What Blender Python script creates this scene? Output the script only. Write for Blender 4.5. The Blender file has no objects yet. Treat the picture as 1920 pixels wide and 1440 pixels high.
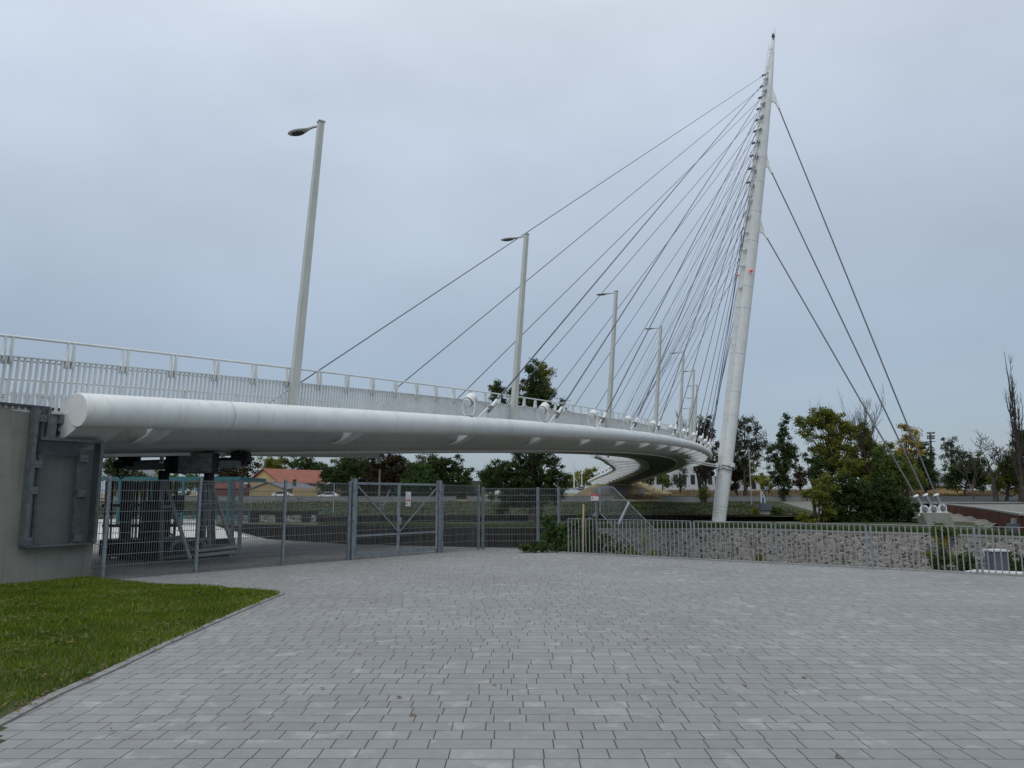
import bpy, math, random
import numpy as np
from mathutils import Vector, Matrix
random.seed(7); rng = np.random.default_rng(7)
S = bpy.context.scene; COL = S.collection
R = math.radians
# ------------------------------------------------------------------ camera
PITCH = R(8.36); F = 1443.0; CAM_Z = 1.65
cam = bpy.data.cameras.new('camera'); co = bpy.data.objects.new('camera', cam); COL.objects.link(co)
co.location = (0, 0, CAM_Z); co.rotation_euler = (math.pi/2 + PITCH, 0, 0)
cam.sensor_width = 36; cam.lens = F/1920*36; cam.clip_start = .05; cam.clip_end = 5000
S.camera = co
# ------------------------------------------------------------------ sky and sun
SUN_EL, SUN_AZ = R(48), R(205)       # azimuth clockwise from +Y
w = bpy.data.worlds.new('World'); S.world = w; w.use_nodes = True
nt = w.node_tree; N = nt.nodes; L = nt.links; N.clear()
out = N.new('ShaderNodeOutputWorld'); add = N.new('ShaderNodeAddShader')
sky = N.new('ShaderNodeTexSky'); sky.sky_type = 'NISHITA'; sky.sun_disc = False
sky.sun_elevation = SUN_EL; sky.sun_rotation = SUN_AZ
b1 = N.new('ShaderNodeBackground'); b1.inputs[1].default_value = .05
hsv = N.new('ShaderNodeHueSaturation'); hsv.inputs['Saturation'].default_value = .55
L.new(sky.outputs[0], hsv.inputs['Color']); L.new(hsv.outputs[0], b1.inputs[0])
tc = N.new('ShaderNodeTexCoord'); sep = N.new('ShaderNodeSeparateXYZ'); L.new(tc.outputs['Generated'], sep.inputs[0])
rp = N.new('ShaderNodeValToRGB'); L.new(sep.outputs[2], rp.inputs[0])
el = rp.color_ramp.elements
el[0].position = 0.0; el[0].color = (.08, .13, .21, 1)
el[1].position = 1.0; el[1].color = (.95, .99, 1.05, 1)
for p, c in ((.10, (.10, .155, .235)), (.17, (.145, .20, .285)), (.31, (.29, .35, .44)), (.45, (.425, .50, .605)), (.62, (.55, .61, .69))):
    e = el.new(p); e.color = (*c, 1)
mp = N.new('ShaderNodeMapping'); mp.inputs['Scale'].default_value = (1.2, 1.2, 2.6); L.new(tc.outputs['Generated'], mp.inputs[0])
nz = N.new('ShaderNodeTexNoise'); nz.inputs['Scale'].default_value = 1.7; nz.inputs['Detail'].default_value = 7; nz.inputs['Roughness'].default_value = .5
L.new(mp.outputs[0], nz.inputs[0])
mr = N.new('ShaderNodeMapRange'); mr.inputs[1].default_value = .32; mr.inputs[2].default_value = .68; mr.inputs[3].default_value = .86; mr.inputs[4].default_value = 1.12
L.new(nz.outputs[0], mr.inputs[0])
# brighter, greyer cloud towards the left of the photograph, bluer to the right
mx = N.new('ShaderNodeMapRange'); mx.inputs[1].default_value = -.7; mx.inputs[2].default_value = .7; mx.inputs[3].default_value = 1.10; mx.inputs[4].default_value = .90
L.new(sep.outputs[0], mx.inputs[0])
mu = N.new('ShaderNodeMath'); mu.operation = 'MULTIPLY'; L.new(mr.outputs[0], mu.inputs[0]); L.new(mx.outputs[0], mu.inputs[1])
b2 = N.new('ShaderNodeBackground'); tn = N.new('ShaderNodeVectorMath'); tn.operation = 'MULTIPLY'; tn.inputs[1].default_value = (1.07, 1.05, 1.01); L.new(rp.outputs[0], tn.inputs[0]); L.new(tn.outputs[0], b2.inputs[0]); L.new(mu.outputs[0], b2.inputs[1])
L.new(b1.outputs[0], add.inputs[0]); L.new(b2.outputs[0], add.inputs[1]); L.new(add.outputs[0], out.inputs[0])
sun = bpy.data.lights.new('sun', 'SUN'); sun.energy = .7; sun.angle = R(25); sun.color = (1, .96, .9)
so = bpy.data.objects.new('sun', sun); COL.objects.link(so)
sd = Vector((math.sin(SUN_AZ)*math.cos(SUN_EL), math.cos(SUN_AZ)*math.cos(SUN_EL), math.sin(SUN_EL)))
so.rotation_euler = (-sd).to_track_quat('-Z', 'Y').to_euler()
S.view_settings.view_transform = 'Standard'; S.view_settings.look = 'None'; S.view_settings.exposure = 0; S.view_settings.gamma = 1
try:
    S.cycles.max_bounces = 6; S.cycles.diffuse_bounces = 3; S.cycles.transparent_max_bounces = 8; S.cycles.use_denoising = True
except Exception: pass

# ------------------------------------------------------------------ measuring helpers
def el_t(v):                                     # tangent of the elevation of picture row v
    dy = (720-v)/F
    return (math.sin(PITCH)+dy*math.cos(PITCH))/(math.cos(PITCH)-dy*math.sin(PITCH))
def at(u, v, Y):                                 # world point at distance Y
    dy = (720-v)/F; t = Y/(math.cos(PITCH)-dy*math.sin(PITCH))
    return Vector((t*(u-960)/F, Y, CAM_Z+t*(math.sin(PITCH)+dy*math.cos(PITCH))))
def gr(u, v, z=0.0):                             # world point at height z
    return at(u, v, (z-CAM_Z)/el_t(v))

# ------------------------------------------------------------------ object helpers
def tag(o, label=None, cat=None, group=None, kind=None):
    if label: o['label'] = label
    if cat: o['category'] = cat
    if group: o['group'] = group
    if kind: o['kind'] = kind
    return o
def empty(name, loc=(0, 0, 0), label=None, cat=None, group=None, rz=0):
    o = bpy.data.objects.new(name, None); COL.objects.link(o); o.location = loc; o.rotation_euler[2] = rz
    o.empty_display_size = .2
    return tag(o, label, cat, group)
def put(o, parent, local):
    if parent is not None:
        o.parent = parent
        if not local:
            # the mesh is in world coordinates: undo the parents' own (translation-only) placement
            if parent.parent is None: o.matrix_parent_inverse = Matrix.Translation(-Vector(parent.location))
    return o
class MB:
    def __init__(s): s.v = []; s.f = []; s.sm = []; s.mi = []; s.cur = 0
    def add(s, vs, fs, smooth=False):
        n = len(s.v); s.v += [tuple(v) for v in vs]
        for f in fs: s.f.append(tuple(i+n for i in f)); s.sm.append(smooth); s.mi.append(s.cur)
    def box(s, c, size, M=None):
        c = Vector(c); hx, hy, hz = [q/2 for q in size]
        vs = [Vector((x, y, z)) for x in (-hx, hx) for y in (-hy, hy) for z in (-hz, hz)]
        if M is not None: vs = [M @ v for v in vs]
        s.add([c+v for v in vs], [(0,1,3,2),(4,6,7,5),(0,4,5,1),(2,3,7,6),(0,2,6,4),(1,5,7,3)])
    def bar(s, p, q, wd, th=None, up=(0,0,1)):
        p = Vector(p); q = Vector(q); d = (q-p)
        if d.length < 1e-6: return
        th = th or wd; d.normalize(); up = Vector(up)
        x = d.cross(up)
        if x.length < 1e-3: x = d.cross(Vector((0, 1, 0)))
        x.normalize(); y = x.cross(d).normalized()
        vs = []
        for c in (p, q):
            for a, b in ((-1,-1),(1,-1),(1,1),(-1,1)): vs.append(c+x*a*wd/2+y*b*th/2)
        s.add(vs, [(0,1,2,3)[::-1],(4,5,6,7),(0,1,5,4),(1,2,6,5),(2,3,7,6),(3,0,4,7)])
    def tube(s, pts, r, n=8, caps=True, smooth=True):
        pts = [Vector(p) for p in pts]; m = len(pts)
        rs = r if isinstance(r, (list, tuple)) else [r]*m
        vs = []; x = None
        for i, p in enumerate(pts):
            d = (pts[min(i+1, m-1)]-pts[max(i-1, 0)]).normalized()
            if x is None:
                x = d.cross(Vector((0, 0, 1)))
                if x.length < .05: x = d.cross(Vector((0, 1, 0)))
            else: x = x-d*x.dot(d)
            x = x.normalized(); y = d.cross(x)
            for k in range(n):
                a = 2*math.pi*k/n; vs.append(p+(x*math.cos(a)+y*math.sin(a))*rs[i])
        fs = [(i*n+k, i*n+(k+1) % n, (i+1)*n+(k+1) % n, (i+1)*n+k) for i in range(m-1) for k in range(n)]
        s.add(vs, fs, smooth)
        if caps:
            s.add(vs[:n], [tuple(range(n))[::-1]]); s.add(vs[-n:], [tuple(range(n))])
    def cyl(s, p, q, r, n=12, r2=None): s.tube([p, q], [r, r2 if r2 is not None else r], n)
    def sweep(s, rings, closed=True, caps=False, smooth=False):
        k = len(rings[0]); vs = [v for r_ in rings for v in r_]
        fs = []
        for i in range(len(rings)-1):
            for j in range(k if closed else k-1):
                fs.append((i*k+j, i*k+(j+1) % k, (i+1)*k+(j+1) % k, (i+1)*k+j))
        s.add(vs, fs, smooth)
        if caps: s.add(rings[0], [tuple(range(k))[::-1]]); s.add(rings[-1], [tuple(range(k))])
    def prism(s, poly, z0, z1):
        n = len(poly); vs = [(p[0], p[1], z0) for p in poly]+[(p[0], p[1], z1) for p in poly]
        s.add(vs, [tuple(range(n))[::-1], tuple(range(n, 2*n))]+[(i, (i+1) % n, n+(i+1) % n, n+i) for i in range(n)])
    def plate(s, poly, nrm, th):                   # flat polygon of 3D points given a thickness
        nrm = Vector(nrm).normalized()*th/2; n = len(poly)
        a = [Vector(p)-nrm for p in poly]; b = [Vector(p)+nrm for p in poly]
        s.add(a+b, [tuple(range(n))[::-1], tuple(range(n, 2*n))]+[(i, (i+1) % n, n+(i+1) % n, n+i) for i in range(n)])
    def build(s, name, mat, parent=None, local=False):
        me = bpy.data.meshes.new(name); me.from_pydata(s.v, [], s.f)
        me.polygons.foreach_set('use_smooth', s.sm)
        for m_ in (mat if isinstance(mat, (list, tuple)) else [mat]): me.materials.append(m_)
        me.polygons.foreach_set('material_index', s.mi)
        me.update()
        o = bpy.data.objects.new(name, me); COL.objects.link(o)
        return put(o, parent, local)
def npmesh(name, V, Fq, mat, parent=None, tint=None, local=False):
    me = bpy.data.meshes.new(name); V = np.asarray(V, np.float32); Fq = np.asarray(Fq, np.int32); k = Fq.shape[1]
    me.vertices.add(len(V)); me.vertices.foreach_set('co', V.ravel())
    me.loops.add(Fq.size); me.loops.foreach_set('vertex_index', Fq.ravel())
    me.polygons.add(len(Fq)); me.polygons.foreach_set('loop_start', np.arange(0, Fq.size, k, dtype=np.int32))
    me.update(calc_edges=True)
    if tint is not None:
        at_ = me.attributes.new('tint', 'FLOAT', 'POINT'); at_.data.foreach_set('value', np.asarray(tint, np.float32))
    me.materials.append(mat); me.validate()
    o = bpy.data.objects.new(name, me); COL.objects.link(o); return put(o, parent, local)
def copy_tree(o, parent=None):
    c = o.copy(); COL.objects.link(c)
    if parent is not None: c.parent = parent
    for ch in list(o.children): copy_tree(ch, c)
    return c
ORD = ['first','second','third','fourth','fifth','sixth','seventh','eighth','ninth','tenth','eleventh','twelfth','thirteenth','fourteenth','fifteenth','sixteenth','seventeenth','eighteenth','nineteenth','twentieth','twenty-first','twenty-second','twenty-third','twenty-fourth','twenty-fifth','twenty-sixth']

# ------------------------------------------------------------------ materials
def newmat(name):
    m = bpy.data.materials.new(name); m.use_nodes = True
    return m, m.node_tree, m.node_tree.nodes['Principled BSDF']
def mat(name, c, rough=.6, metal=0, var=.12, sc=3.0, c2=None, bump=0, bsc=40, spec=.4, stretch=(1,1,1), emit=0, streak=0):
    m, t, p = newmat(name); n = t.nodes; l = t.links
    tc = n.new('ShaderNodeTexCoord'); mp = n.new('ShaderNodeMapping'); mp.inputs['Scale'].default_value = stretch
    l.new(tc.outputs['Object'], mp.inputs[0])
    nz = n.new('ShaderNodeTexNoise'); nz.inputs['Scale'].default_value = sc; nz.inputs['Detail'].default_value = 6; nz.inputs['Roughness'].default_value = .62
    l.new(mp.outputs[0], nz.inputs[0])
    rp = n.new('ShaderNodeValToRGB'); l.new(nz.outputs[0], rp.inputs[0])
    a = c if c2 is None else c; b = c2 if c2 is not None else tuple(min(1, q*(1+var)) for q in c)
    if c2 is None: a = tuple(q*(1-var) for q in c)
    rp.color_ramp.elements[0].position = .33; rp.color_ramp.elements[0].color = (*a, 1)
    rp.color_ramp.elements[1].position = .67; rp.color_ramp.elements[1].color = (*b, 1)
    if streak:                                        # rain streaks and grime with a shape of their own
        m2 = n.new('ShaderNodeMapping'); m2.inputs['Scale'].default_value = (5, 5, .45); l.new(tc.outputs['Object'], m2.inputs[0])
        n2 = n.new('ShaderNodeTexNoise'); n2.inputs['Scale'].default_value = 1.3; n2.inputs['Detail'].default_value = 8; n2.inputs['Roughness'].default_value = .7; l.new(m2.outputs[0], n2.inputs[0])
        r2 = n.new('ShaderNodeMapRange'); r2.inputs[1].default_value = .52; r2.inputs[2].default_value = .74; r2.inputs[3].default_value = 0; r2.inputs[4].default_value = streak; l.new(n2.outputs[0], r2.inputs[0])
        mx = n.new('ShaderNodeMix'); mx.data_type = 'RGBA'; l.new(r2.outputs[0], mx.inputs[0]); l.new(rp.outputs[0], mx.inputs[6]); mx.inputs[7].default_value = (c[0]*.38, c[1]*.36, c[2]*.30, 1)
        l.new(mx.outputs[2], p.inputs['Base Color'])
    else: l.new(rp.outputs[0], p.inputs['Base Color'])
    p.inputs['Roughness'].default_value = rough; p.inputs['Metallic'].default_value = metal
    p.inputs['Specular IOR Level'].default_value = spec
    if bump:
        nb = n.new('ShaderNodeTexNoise'); nb.inputs['Scale'].default_value = bsc; nb.inputs['Detail'].default_value = 5
        l.new(tc.outputs['Object'], nb.inputs[0]); bp = n.new('ShaderNodeBump'); bp.inputs['Strength'].default_value = bump; bp.inputs['Distance'].default_value = .02
        l.new(nb.outputs[0], bp.inputs['Height']); l.new(bp.outputs[0], p.inputs['Normal'])
    if emit:
        p.inputs['Emission Color'].default_value = (*c, 1); p.inputs['Emission Strength'].default_value = emit
    return m
def leafmat(name, a, b, c=None, trans=.35):
    m, t, p = newmat(name); n = t.nodes; l = t.links
    at_ = n.new('ShaderNodeAttribute'); at_.attribute_name = 'tint'
    rp = n.new('ShaderNodeValToRGB'); l.new(at_.outputs['Fac'], rp.inputs[0])
    e = rp.color_ramp.elements; e[0].color = (*a, 1); e[1].color = (*b, 1)
    if c: x = e.new(.86); x.color = (*b, 1); e[-1].color = (*c, 1)
    l.new(rp.outputs[0], p.inputs['Base Color']); p.inputs['Roughness'].default_value = .65; p.inputs['Specular IOR Level'].default_value = .25
    tr = n.new('ShaderNodeBsdfTranslucent'); l.new(rp.outputs[0], tr.inputs[0])
    mx = n.new('ShaderNodeMixShader'); mx.inputs[0].default_value = trans
    o = n['Material Output']; l.new(p.outputs[0], mx.inputs[1]); l.new(tr.outputs[0], mx.inputs[2]); l.new(mx.outputs[0], o.inputs[0])
    return m
M = {}
M['white'] = mat('white_paint', (.70,.72,.715), .42, var=.06, sc=1.1, bump=.03, bsc=6, streak=.38)
M['white2'] = mat('white_steel', (.68,.70,.69), .5, var=.08, sc=2.0)
M['lamp'] = mat('lamp_paint', (.48,.50,.475), .5, var=.06, sc=2.5, streak=.35)
M['galv'] = mat('galvanised_steel', (.22,.25,.27), .5, .5, var=.22, sc=9)
M['screen'] = mat('weathered_zinc', (.125,.145,.15), .55, .4, var=.25, sc=8)
M['galvdark'] = mat('dull_steel', (.07,.08,.095), .55, .4, var=.25, sc=7)
M['steelbox'] = mat('swirled_zinc_sheet', (.20,.205,.21), .45, .2, var=.45, sc=5, stretch=(1,1,2.2))
M['pale'] = mat('skylit_pale_concrete', (.50,.49,.46), .9, var=.1, sc=.6)  # lighter copy of the apron concrete, open-sky light put into its colour
M['black'] = mat('black_steel', (.018,.02,.024), .6, .2, var=.3, sc=6)
M['cable'] = mat('cable_sheath', (.10,.10,.12), .55, var=.15, sc=4)
M['concrete'] = mat('abutment_concrete', (.25,.252,.222), .85, var=.12, sc=1.6, bump=.25, bsc=30, streak=.45)
M['slab'] = mat('apron_concrete', (.235,.225,.205), .9, var=.22, sc=.8, bump=.2, bsc=20)  # colour darkened to paint in the shade under the bridge
M['kerb'] = mat('kerb_stone', (.235,.238,.232), .85, var=.15, sc=5, bump=.2)
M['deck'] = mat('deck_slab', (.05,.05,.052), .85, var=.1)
M['girder'] = mat('girder_grey', (.42,.43,.415), .55, var=.08, sc=.7, stretch=(.3,.3,1), streak=.5)
M['beam'] = mat('floor_beam_grey', (.24,.25,.25), .6, var=.12, sc=1)
M['floodwall'] = mat('flood_wall_concrete', (.20,.205,.20), .9, var=.12, sc=.5)
M['asphalt'] = mat('asphalt', (.058,.06,.06), .95, var=.15, sc=.4, spec=.1)
M['gravel'] = mat('gravel_bank', (.12,.117,.10), .95, c2=(.235,.228,.205), sc=2.2, bump=.5, bsc=4)
M['lawn'] = mat('bank_grass', (.026,.038,.012), .95, c2=(.058,.068,.024), sc=.35, bump=.6, bsc=3)
M['dry'] = mat('dry_meadow', (.13,.10,.055), .95, c2=(.26,.215,.125), sc=.25, bump=.6, bsc=2)
M['earth'] = mat('earth_under_grass', (.03,.045,.014), .95, c2=(.07,.075,.028), sc=3, bump=.5, bsc=20)
M['mud'] = mat('basin_floor', (.10,.095,.075), .95, c2=(.2,.19,.165), sc=.8, bump=.6, bsc=3)
M['pile'] = mat('tarred_sheet_pile', (.006,.005,.005), .9, c2=(.022,.015,.013), sc=1.5, stretch=(3,3,.4))
M['rust'] = mat('rusty_sheet_pile', (.03,.014,.010), .9, c2=(.115,.042,.024), sc=.9, stretch=(3,3,.5))
M['bark'] = mat('bark', (.05,.042,.034), .95, var=.35, sc=2, bump=.4, bsc=10)
M['barkmid'] = mat('weathered_bark', (.085,.065,.05), .95, var=.3, sc=2)
M['barkpale'] = mat('pale_bark', (.14,.12,.10), .95, var=.3, sc=2)
M['yellow'] = mat('yellow_render', (.42,.31,.15), .9, var=.08, sc=.5)
M['yellow2'] = mat('ochre_boards', (.33,.25,.12), .9, var=.1, sc=.5)
M['darkred'] = mat('old_red_roof', (.14,.045,.035), .9, var=.15)
M['redtile'] = mat('red_roof_tiles', (.26,.095,.062), .85, var=.15, sc=.6)
M['greyroof'] = mat('grey_sheet_roof', (.13,.135,.15), .6, var=.1, sc=.5)
M['darkglass'] = mat('dark_window', (.02,.025,.03), .15, var=.1)
M['teal'] = mat('teal_paint', (.015,.10,.115), .5, var=.15, sc=2)
M['carwhite'] = mat('silver_car_paint', (.55,.57,.58), .3, var=.03)
M['rubber'] = mat('rubber', (.02,.02,.02), .8, var=.2)
M['offwhite'] = mat('off_white_wall', (.42,.43,.44), .85, var=.06)
M['bluewall'] = mat('blue_facade', (.05,.16,.33), .6, var=.1)
M['blueglass'] = mat('blue_grey_cladding', (.07,.085,.11), .5, var=.15)
M['wood'] = mat('timber_stake', (.42,.32,.18), .8, var=.15, sc=6)
M['signwhite'] = mat('sign_white', (.62,.63,.63), .5, var=.03)
M['signred'] = mat('sign_red', (.42,.03,.045), .5, var=.05)
M['signblack'] = mat('sign_black', (.02,.02,.025), .6, var=.05)
M['signblue'] = mat('sign_blue', (.02,.12,.4), .5, var=.05)
M['redlamp'] = mat('red_obstruction_lamp', (.8,.06,.06), .4, var=.02, emit=.5)
M['pampas'] = mat('pampas_plumes', (.45,.40,.24), .95, c2=(.62,.56,.38), sc=2)
M['rock'] = mat('rock', (.15,.14,.125), .95, c2=(.27,.26,.235), sc=3, bump=.5, bsc=8)
M['bin'] = mat('grey_bin_metal', (.11,.125,.15), .55, .2, var=.15, sc=4)
M['fin'] = mat('dark_fins', (.10,.09,.09), .5, .3, var=.1)
M['galv2'] = mat('pale_galvanised', (.30,.32,.33), .5, .4, var=.12, sc=6)
M['wire'] = mat('fence_wire', (.17,.185,.19), .5, .4, var=.1)
M['pick'] = mat('picket_steel', (.25,.262,.255), .5, .3, var=.12, sc=6)
# rubble wall
def stonewall():
    m, t, p = newmat('rubble_stone'); n = t.nodes; l = t.links
    tc = n.new('ShaderNodeTexCoord'); mp = n.new('ShaderNodeMapping'); mp.inputs['Scale'].default_value = (1,1,1.9); l.new(tc.outputs['Object'], mp.inputs[0])
    nn = n.new('ShaderNodeTexNoise'); nn.inputs['Scale'].default_value = 1.5; l.new(mp.outputs[0], nn.inputs[0])
    ad = n.new('ShaderNodeVectorMath'); ad.operation = 'MULTIPLY_ADD'; ad.inputs[1].default_value = (.35,.35,.35); l.new(nn.outputs[1], ad.inputs[0]); l.new(mp.outputs[0], ad.inputs[2])
    v1 = n.new('ShaderNodeTexVoronoi'); v1.feature = 'F1'; v1.inputs['Scale'].default_value = 2.7; v1.inputs['Randomness'].default_value = .9; l.new(ad.outputs[0], v1.inputs[0])
    v2 = n.new('ShaderNodeTexVoronoi'); v2.feature = 'DISTANCE_TO_EDGE'; v2.inputs['Scale'].default_value = 2.7; v2.inputs['Randomness'].default_value = .9; l.new(ad.outputs[0], v2.inputs[0])
    sp = n.new('ShaderNodeSeparateColor'); l.new(v1.outputs['Color'], sp.inputs[0])
    rp = n.new('ShaderNodeValToRGB'); l.new(sp.outputs[0], rp.inputs[0]); e = rp.color_ramp.elements
    e[0].color = (.04,.037,.037,1); e[1].color = (.34,.32,.285,1); x = e.new(.3); x.color = (.10,.092,.085,1); x = e.new(.6); x.color = (.21,.195,.175,1)
    r2 = n.new('ShaderNodeMapRange'); r2.inputs[1].default_value = .04; r2.inputs[2].default_value = .12; l.new(v2.outputs[0], r2.inputs[0])
    mx = n.new('ShaderNodeMix'); mx.data_type = 'RGBA'; l.new(r2.outputs[0], mx.inputs[0]); mx.inputs[6].default_value = (.36,.345,.31,1); l.new(rp.outputs[0], mx.inputs[7])
    l.new(mx.outputs[2], p.inputs['Base Color']); p.inputs['Roughness'].default_value = .92
    bp = n.new('ShaderNodeBump'); bp.inputs['Distance'].default_value = .06; bp.inputs['Strength'].default_value = .9; l.new(r2.outputs[0], bp.inputs['Height']); l.new(bp.outputs[0], p.inputs['Normal'])
    return m
M['stone'] = stonewall()
# concrete pavers: rows 0.2 m deep, stones of two widths, each stone its own grey
def paving():
    m, t, p = newmat('concrete_pavers'); n = t.nodes; l = t.links
    def ma(op, a, b=None, c=None):
        q = n.new('ShaderNodeMath'); q.operation = op
        for i, x in enumerate((a, b, c)):
            if x is None: continue
            if isinstance(x, (int, float)): q.inputs[i].default_value = x
            else: l.new(x, q.inputs[i])
        return q.outputs[0]
    tc = n.new('ShaderNodeTexCoord'); sp = n.new('ShaderNodeSeparateXYZ'); l.new(tc.outputs['Object'], sp.inputs[0])
    def wn(x, y, z):
        c = n.new('ShaderNodeCombineXYZ')
        for i, q in enumerate((x, y, z)):
            if isinstance(q, (int, float)): c.inputs[i].default_value = q
            else: l.new(q, c.inputs[i])
        k = n.new('ShaderNodeTexWhiteNoise'); k.noise_dimensions = '3D'; l.new(c.outputs[0], k.inputs['Vector']); return k
    X, Y = sp.outputs[0], sp.outputs[1]
    # gentle laying errors so that joints are not ruler-straight
    nz0 = n.new('ShaderNodeTexNoise'); nz0.inputs['Scale'].default_value = .9; l.new(tc.outputs['Object'], nz0.inputs[0])
    Yw = ma('MULTIPLY_ADD', ma('SUBTRACT', nz0.outputs[0], .5), .05, Y)
    RW = .2; CW = .42
    yr = ma('DIVIDE', Yw, RW); row = ma('FLOOR', yr); fy = ma('SUBTRACT', yr, row)
    rn = wn(row, 3.3, 0)
    ux = ma('ADD', ma('DIVIDE', X, CW), rn.outputs['Value']); cell = ma('FLOOR', ux); fx = ma('SUBTRACT', ux, cell)
    cn = wn(row, cell, 7.7)
    split = ma('GREATER_THAN', cn.outputs['Value'], .27)              # most cells are two stones
    sc = n.new('ShaderNodeSeparateColor'); l.new(cn.outputs['Color'], sc.inputs[0])
    pos = ma('MULTIPLY_ADD', ma('GREATER_THAN', sc.outputs[2], .62), .12, .46)       # where it splits
    side = ma('MULTIPLY', ma('GREATER_THAN', fx, pos), split)
    dsplit = ma('ADD', ma('MULTIPLY', ma('ABSOLUTE', ma('SUBTRACT', fx, pos)), CW), ma('MULTIPLY', ma('SUBTRACT', 1, split), 9))
    dx = ma('MINIMUM', ma('MULTIPLY', ma('MINIMUM', fx, ma('SUBTRACT', 1, fx)), CW), dsplit)
    dyy = ma('MULTIPLY', ma('MINIMUM', fy, ma('SUBTRACT', 1, fy)), RW)
    d = ma('MINIMUM', dx, dyy)
    jr = n.new('ShaderNodeMapRange'); jr.inputs[1].default_value = .0018; jr.inputs[2].default_value = .0042; l.new(d, jr.inputs[0])
    sn = wn(row, ma('ADD', cell, ma('MULTIPLY', side, .5)), 1.1)
    rp = n.new('ShaderNodeValToRGB'); l.new(sn.outputs['Value'], rp.inputs[0]); e = rp.color_ramp.elements
    e[0].color = (.224,.228,.226,1); e[1].color = (.272,.276,.273,1); x = e.new(.5); x.color = (.234,.238,.236,1); x = e.new(.9); x.color = (.249,.253,.251,1)
    n1 = n.new('ShaderNodeTexNoise'); n1.inputs['Scale'].default_value = 7; n1.inputs['Detail'].default_value = 8; n1.inputs['Roughness'].default_value = .7; l.new(tc.outputs['Object'], n1.inputs[0])
    n2 = n.new('ShaderNodeTexNoise'); n2.inputs['Scale'].default_value = .35; n2.inputs['Detail'].default_value = 4; l.new(tc.outputs['Object'], n2.inputs[0])
    f1 = ma('MULTIPLY_ADD', n1.outputs[0], .5, .75); f2 = ma('MULTIPLY_ADD', n2.outputs[0], .5, .77)
    n3 = n.new('ShaderNodeTexNoise'); n3.inputs['Scale'].default_value = 160; n3.inputs['Detail'].default_value = 2; l.new(tc.outputs['Object'], n3.inputs[0])
    f3 = ma('MULTIPLY_ADD', n3.outputs[0], .16, .92)
    ff = ma('MULTIPLY', ma('MULTIPLY', f1, f2), f3)
    mul = n.new('ShaderNodeVectorMath'); mul.operation = 'SCALE'; l.new(rp.outputs[0], mul.inputs[0]); l.new(ff, mul.inputs['Scale'])
    # pale lime bloom on some stones
    b1 = n.new('ShaderNodeTexNoise'); b1.inputs['Scale'].default_value = 3.1; b1.inputs['Detail'].default_value = 7; b1.inputs['Roughness'].default_value = .65; l.new(tc.outputs['Object'], b1.inputs[0])
    br = n.new('ShaderNodeMapRange'); br.inputs[1].default_value = .54; br.inputs[2].default_value = .74; br.inputs[4].default_value = .6; l.new(b1.outputs[0], br.inputs[0])
    bm = ma('MULTIPLY', br.outputs[0], ma('GREATER_THAN', ma('FRACT', ma('MULTIPLY', sn.outputs['Value'], 7.3)), .45))
    m2 = n.new('ShaderNodeMix'); m2.data_type = 'RGBA'; l.new(bm, m2.inputs[0]); l.new(mul.outputs[0], m2.inputs[6]); m2.inputs[7].default_value = (.47,.48,.475,1)
    mx = n.new('ShaderNodeMix'); mx.data_type = 'RGBA'; l.new(jr.outputs[0], mx.inputs[0]); mx.inputs[6].default_value = (.022,.021,.022,1); l.new(m2.outputs[2], mx.inputs[7])
    l.new(mx.outputs[2], p.inputs['Base Color']); p.inputs['Roughness'].default_value = .78; p.inputs['Specular IOR Level'].default_value = .3
    hr = n.new('ShaderNodeMapRange'); hr.inputs[1].default_value = .001; hr.inputs[2].default_value = .008; l.new(d, hr.inputs[0])
    hh = ma('ADD', hr.outputs[0], ma('MULTIPLY', n3.outputs[0], .12))
    hh = ma('ADD', hh, ma('MULTIPLY', sn.outputs['Value'], .25))
    bp = n.new('ShaderNodeBump'); bp.inputs['Distance'].default_value = .006; bp.inputs['Strength'].default_value = .7; l.new(hh, bp.inputs['Height']); l.new(bp.outputs[0], p.inputs['Normal'])
    return m
M['pave'] = paving()
# ================================================================== THE GROUND
RAIL_A = gr(1066, 1037.5); RAIL_B = gr(1920, 1081)
rail_d = (RAIL_B-RAIL_A).normalized()
WALL_C = gr(170, 1085)                                    # foot of the abutment's right-hand corner
FC = gr(905, 1029.6)                                      # corner of the mesh fence
HEAD0 = R(30)
wdir = Vector((math.sin(HEAD0), math.cos(HEAD0), 0)); wout = Vector((wdir.y, -wdir.x, 0))
railfar = RAIL_A+rail_d*40
back = WALL_C-wdir*24
# paved square
mb = MB(); mb.prism([(back.x, back.y), (back.x-4, -16), (railfar.x, -16), (railfar.x, railfar.y), (RAIL_A.x-.05, RAIL_A.y+.25), (RAIL_A.x-.3, FC.y+.15), (FC.x, FC.y+.1), (WALL_C.x, WALL_C.y)], -4.6, 0)
tag(mb.build('paving', M['pave']), 'grey concrete paver square', None, None, 'structure')
# concrete apron under the bridge, a few mm lower
E1 = gr(653, 1020); E2 = gr(500, 1010)
mb = MB(); mb.prism([(WALL_C.x+.001, WALL_C.y+.002), (FC.x, FC.y+.102), (RAIL_A.x-.3, FC.y+.152), (E1.x, E1.y), (E2.x, E2.y), (-17, 45), (-22, 58), (-45, 62), (-45, 20), (-14, 14)], -4.7, -.012)
tag(mb.build('apron', M['slab']), 'bare concrete apron under the bridge', None, None, 'structure')
mb = MB(); mb.prism([(E2.x-.8, E2.y+.7), (-16.9, 44.8), (-21.9, 57.6), (-44, 61.5), (-44, 31), (-16, 30.5)], -.3, -.006)  # sheet over the apron, painted brighter where open sky lights it
tag(mb.build('landing', M['pale']), 'pale concrete landing beyond the bridge shade, open-sky brightness painted into its colour', None, None, 'structure')
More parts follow.
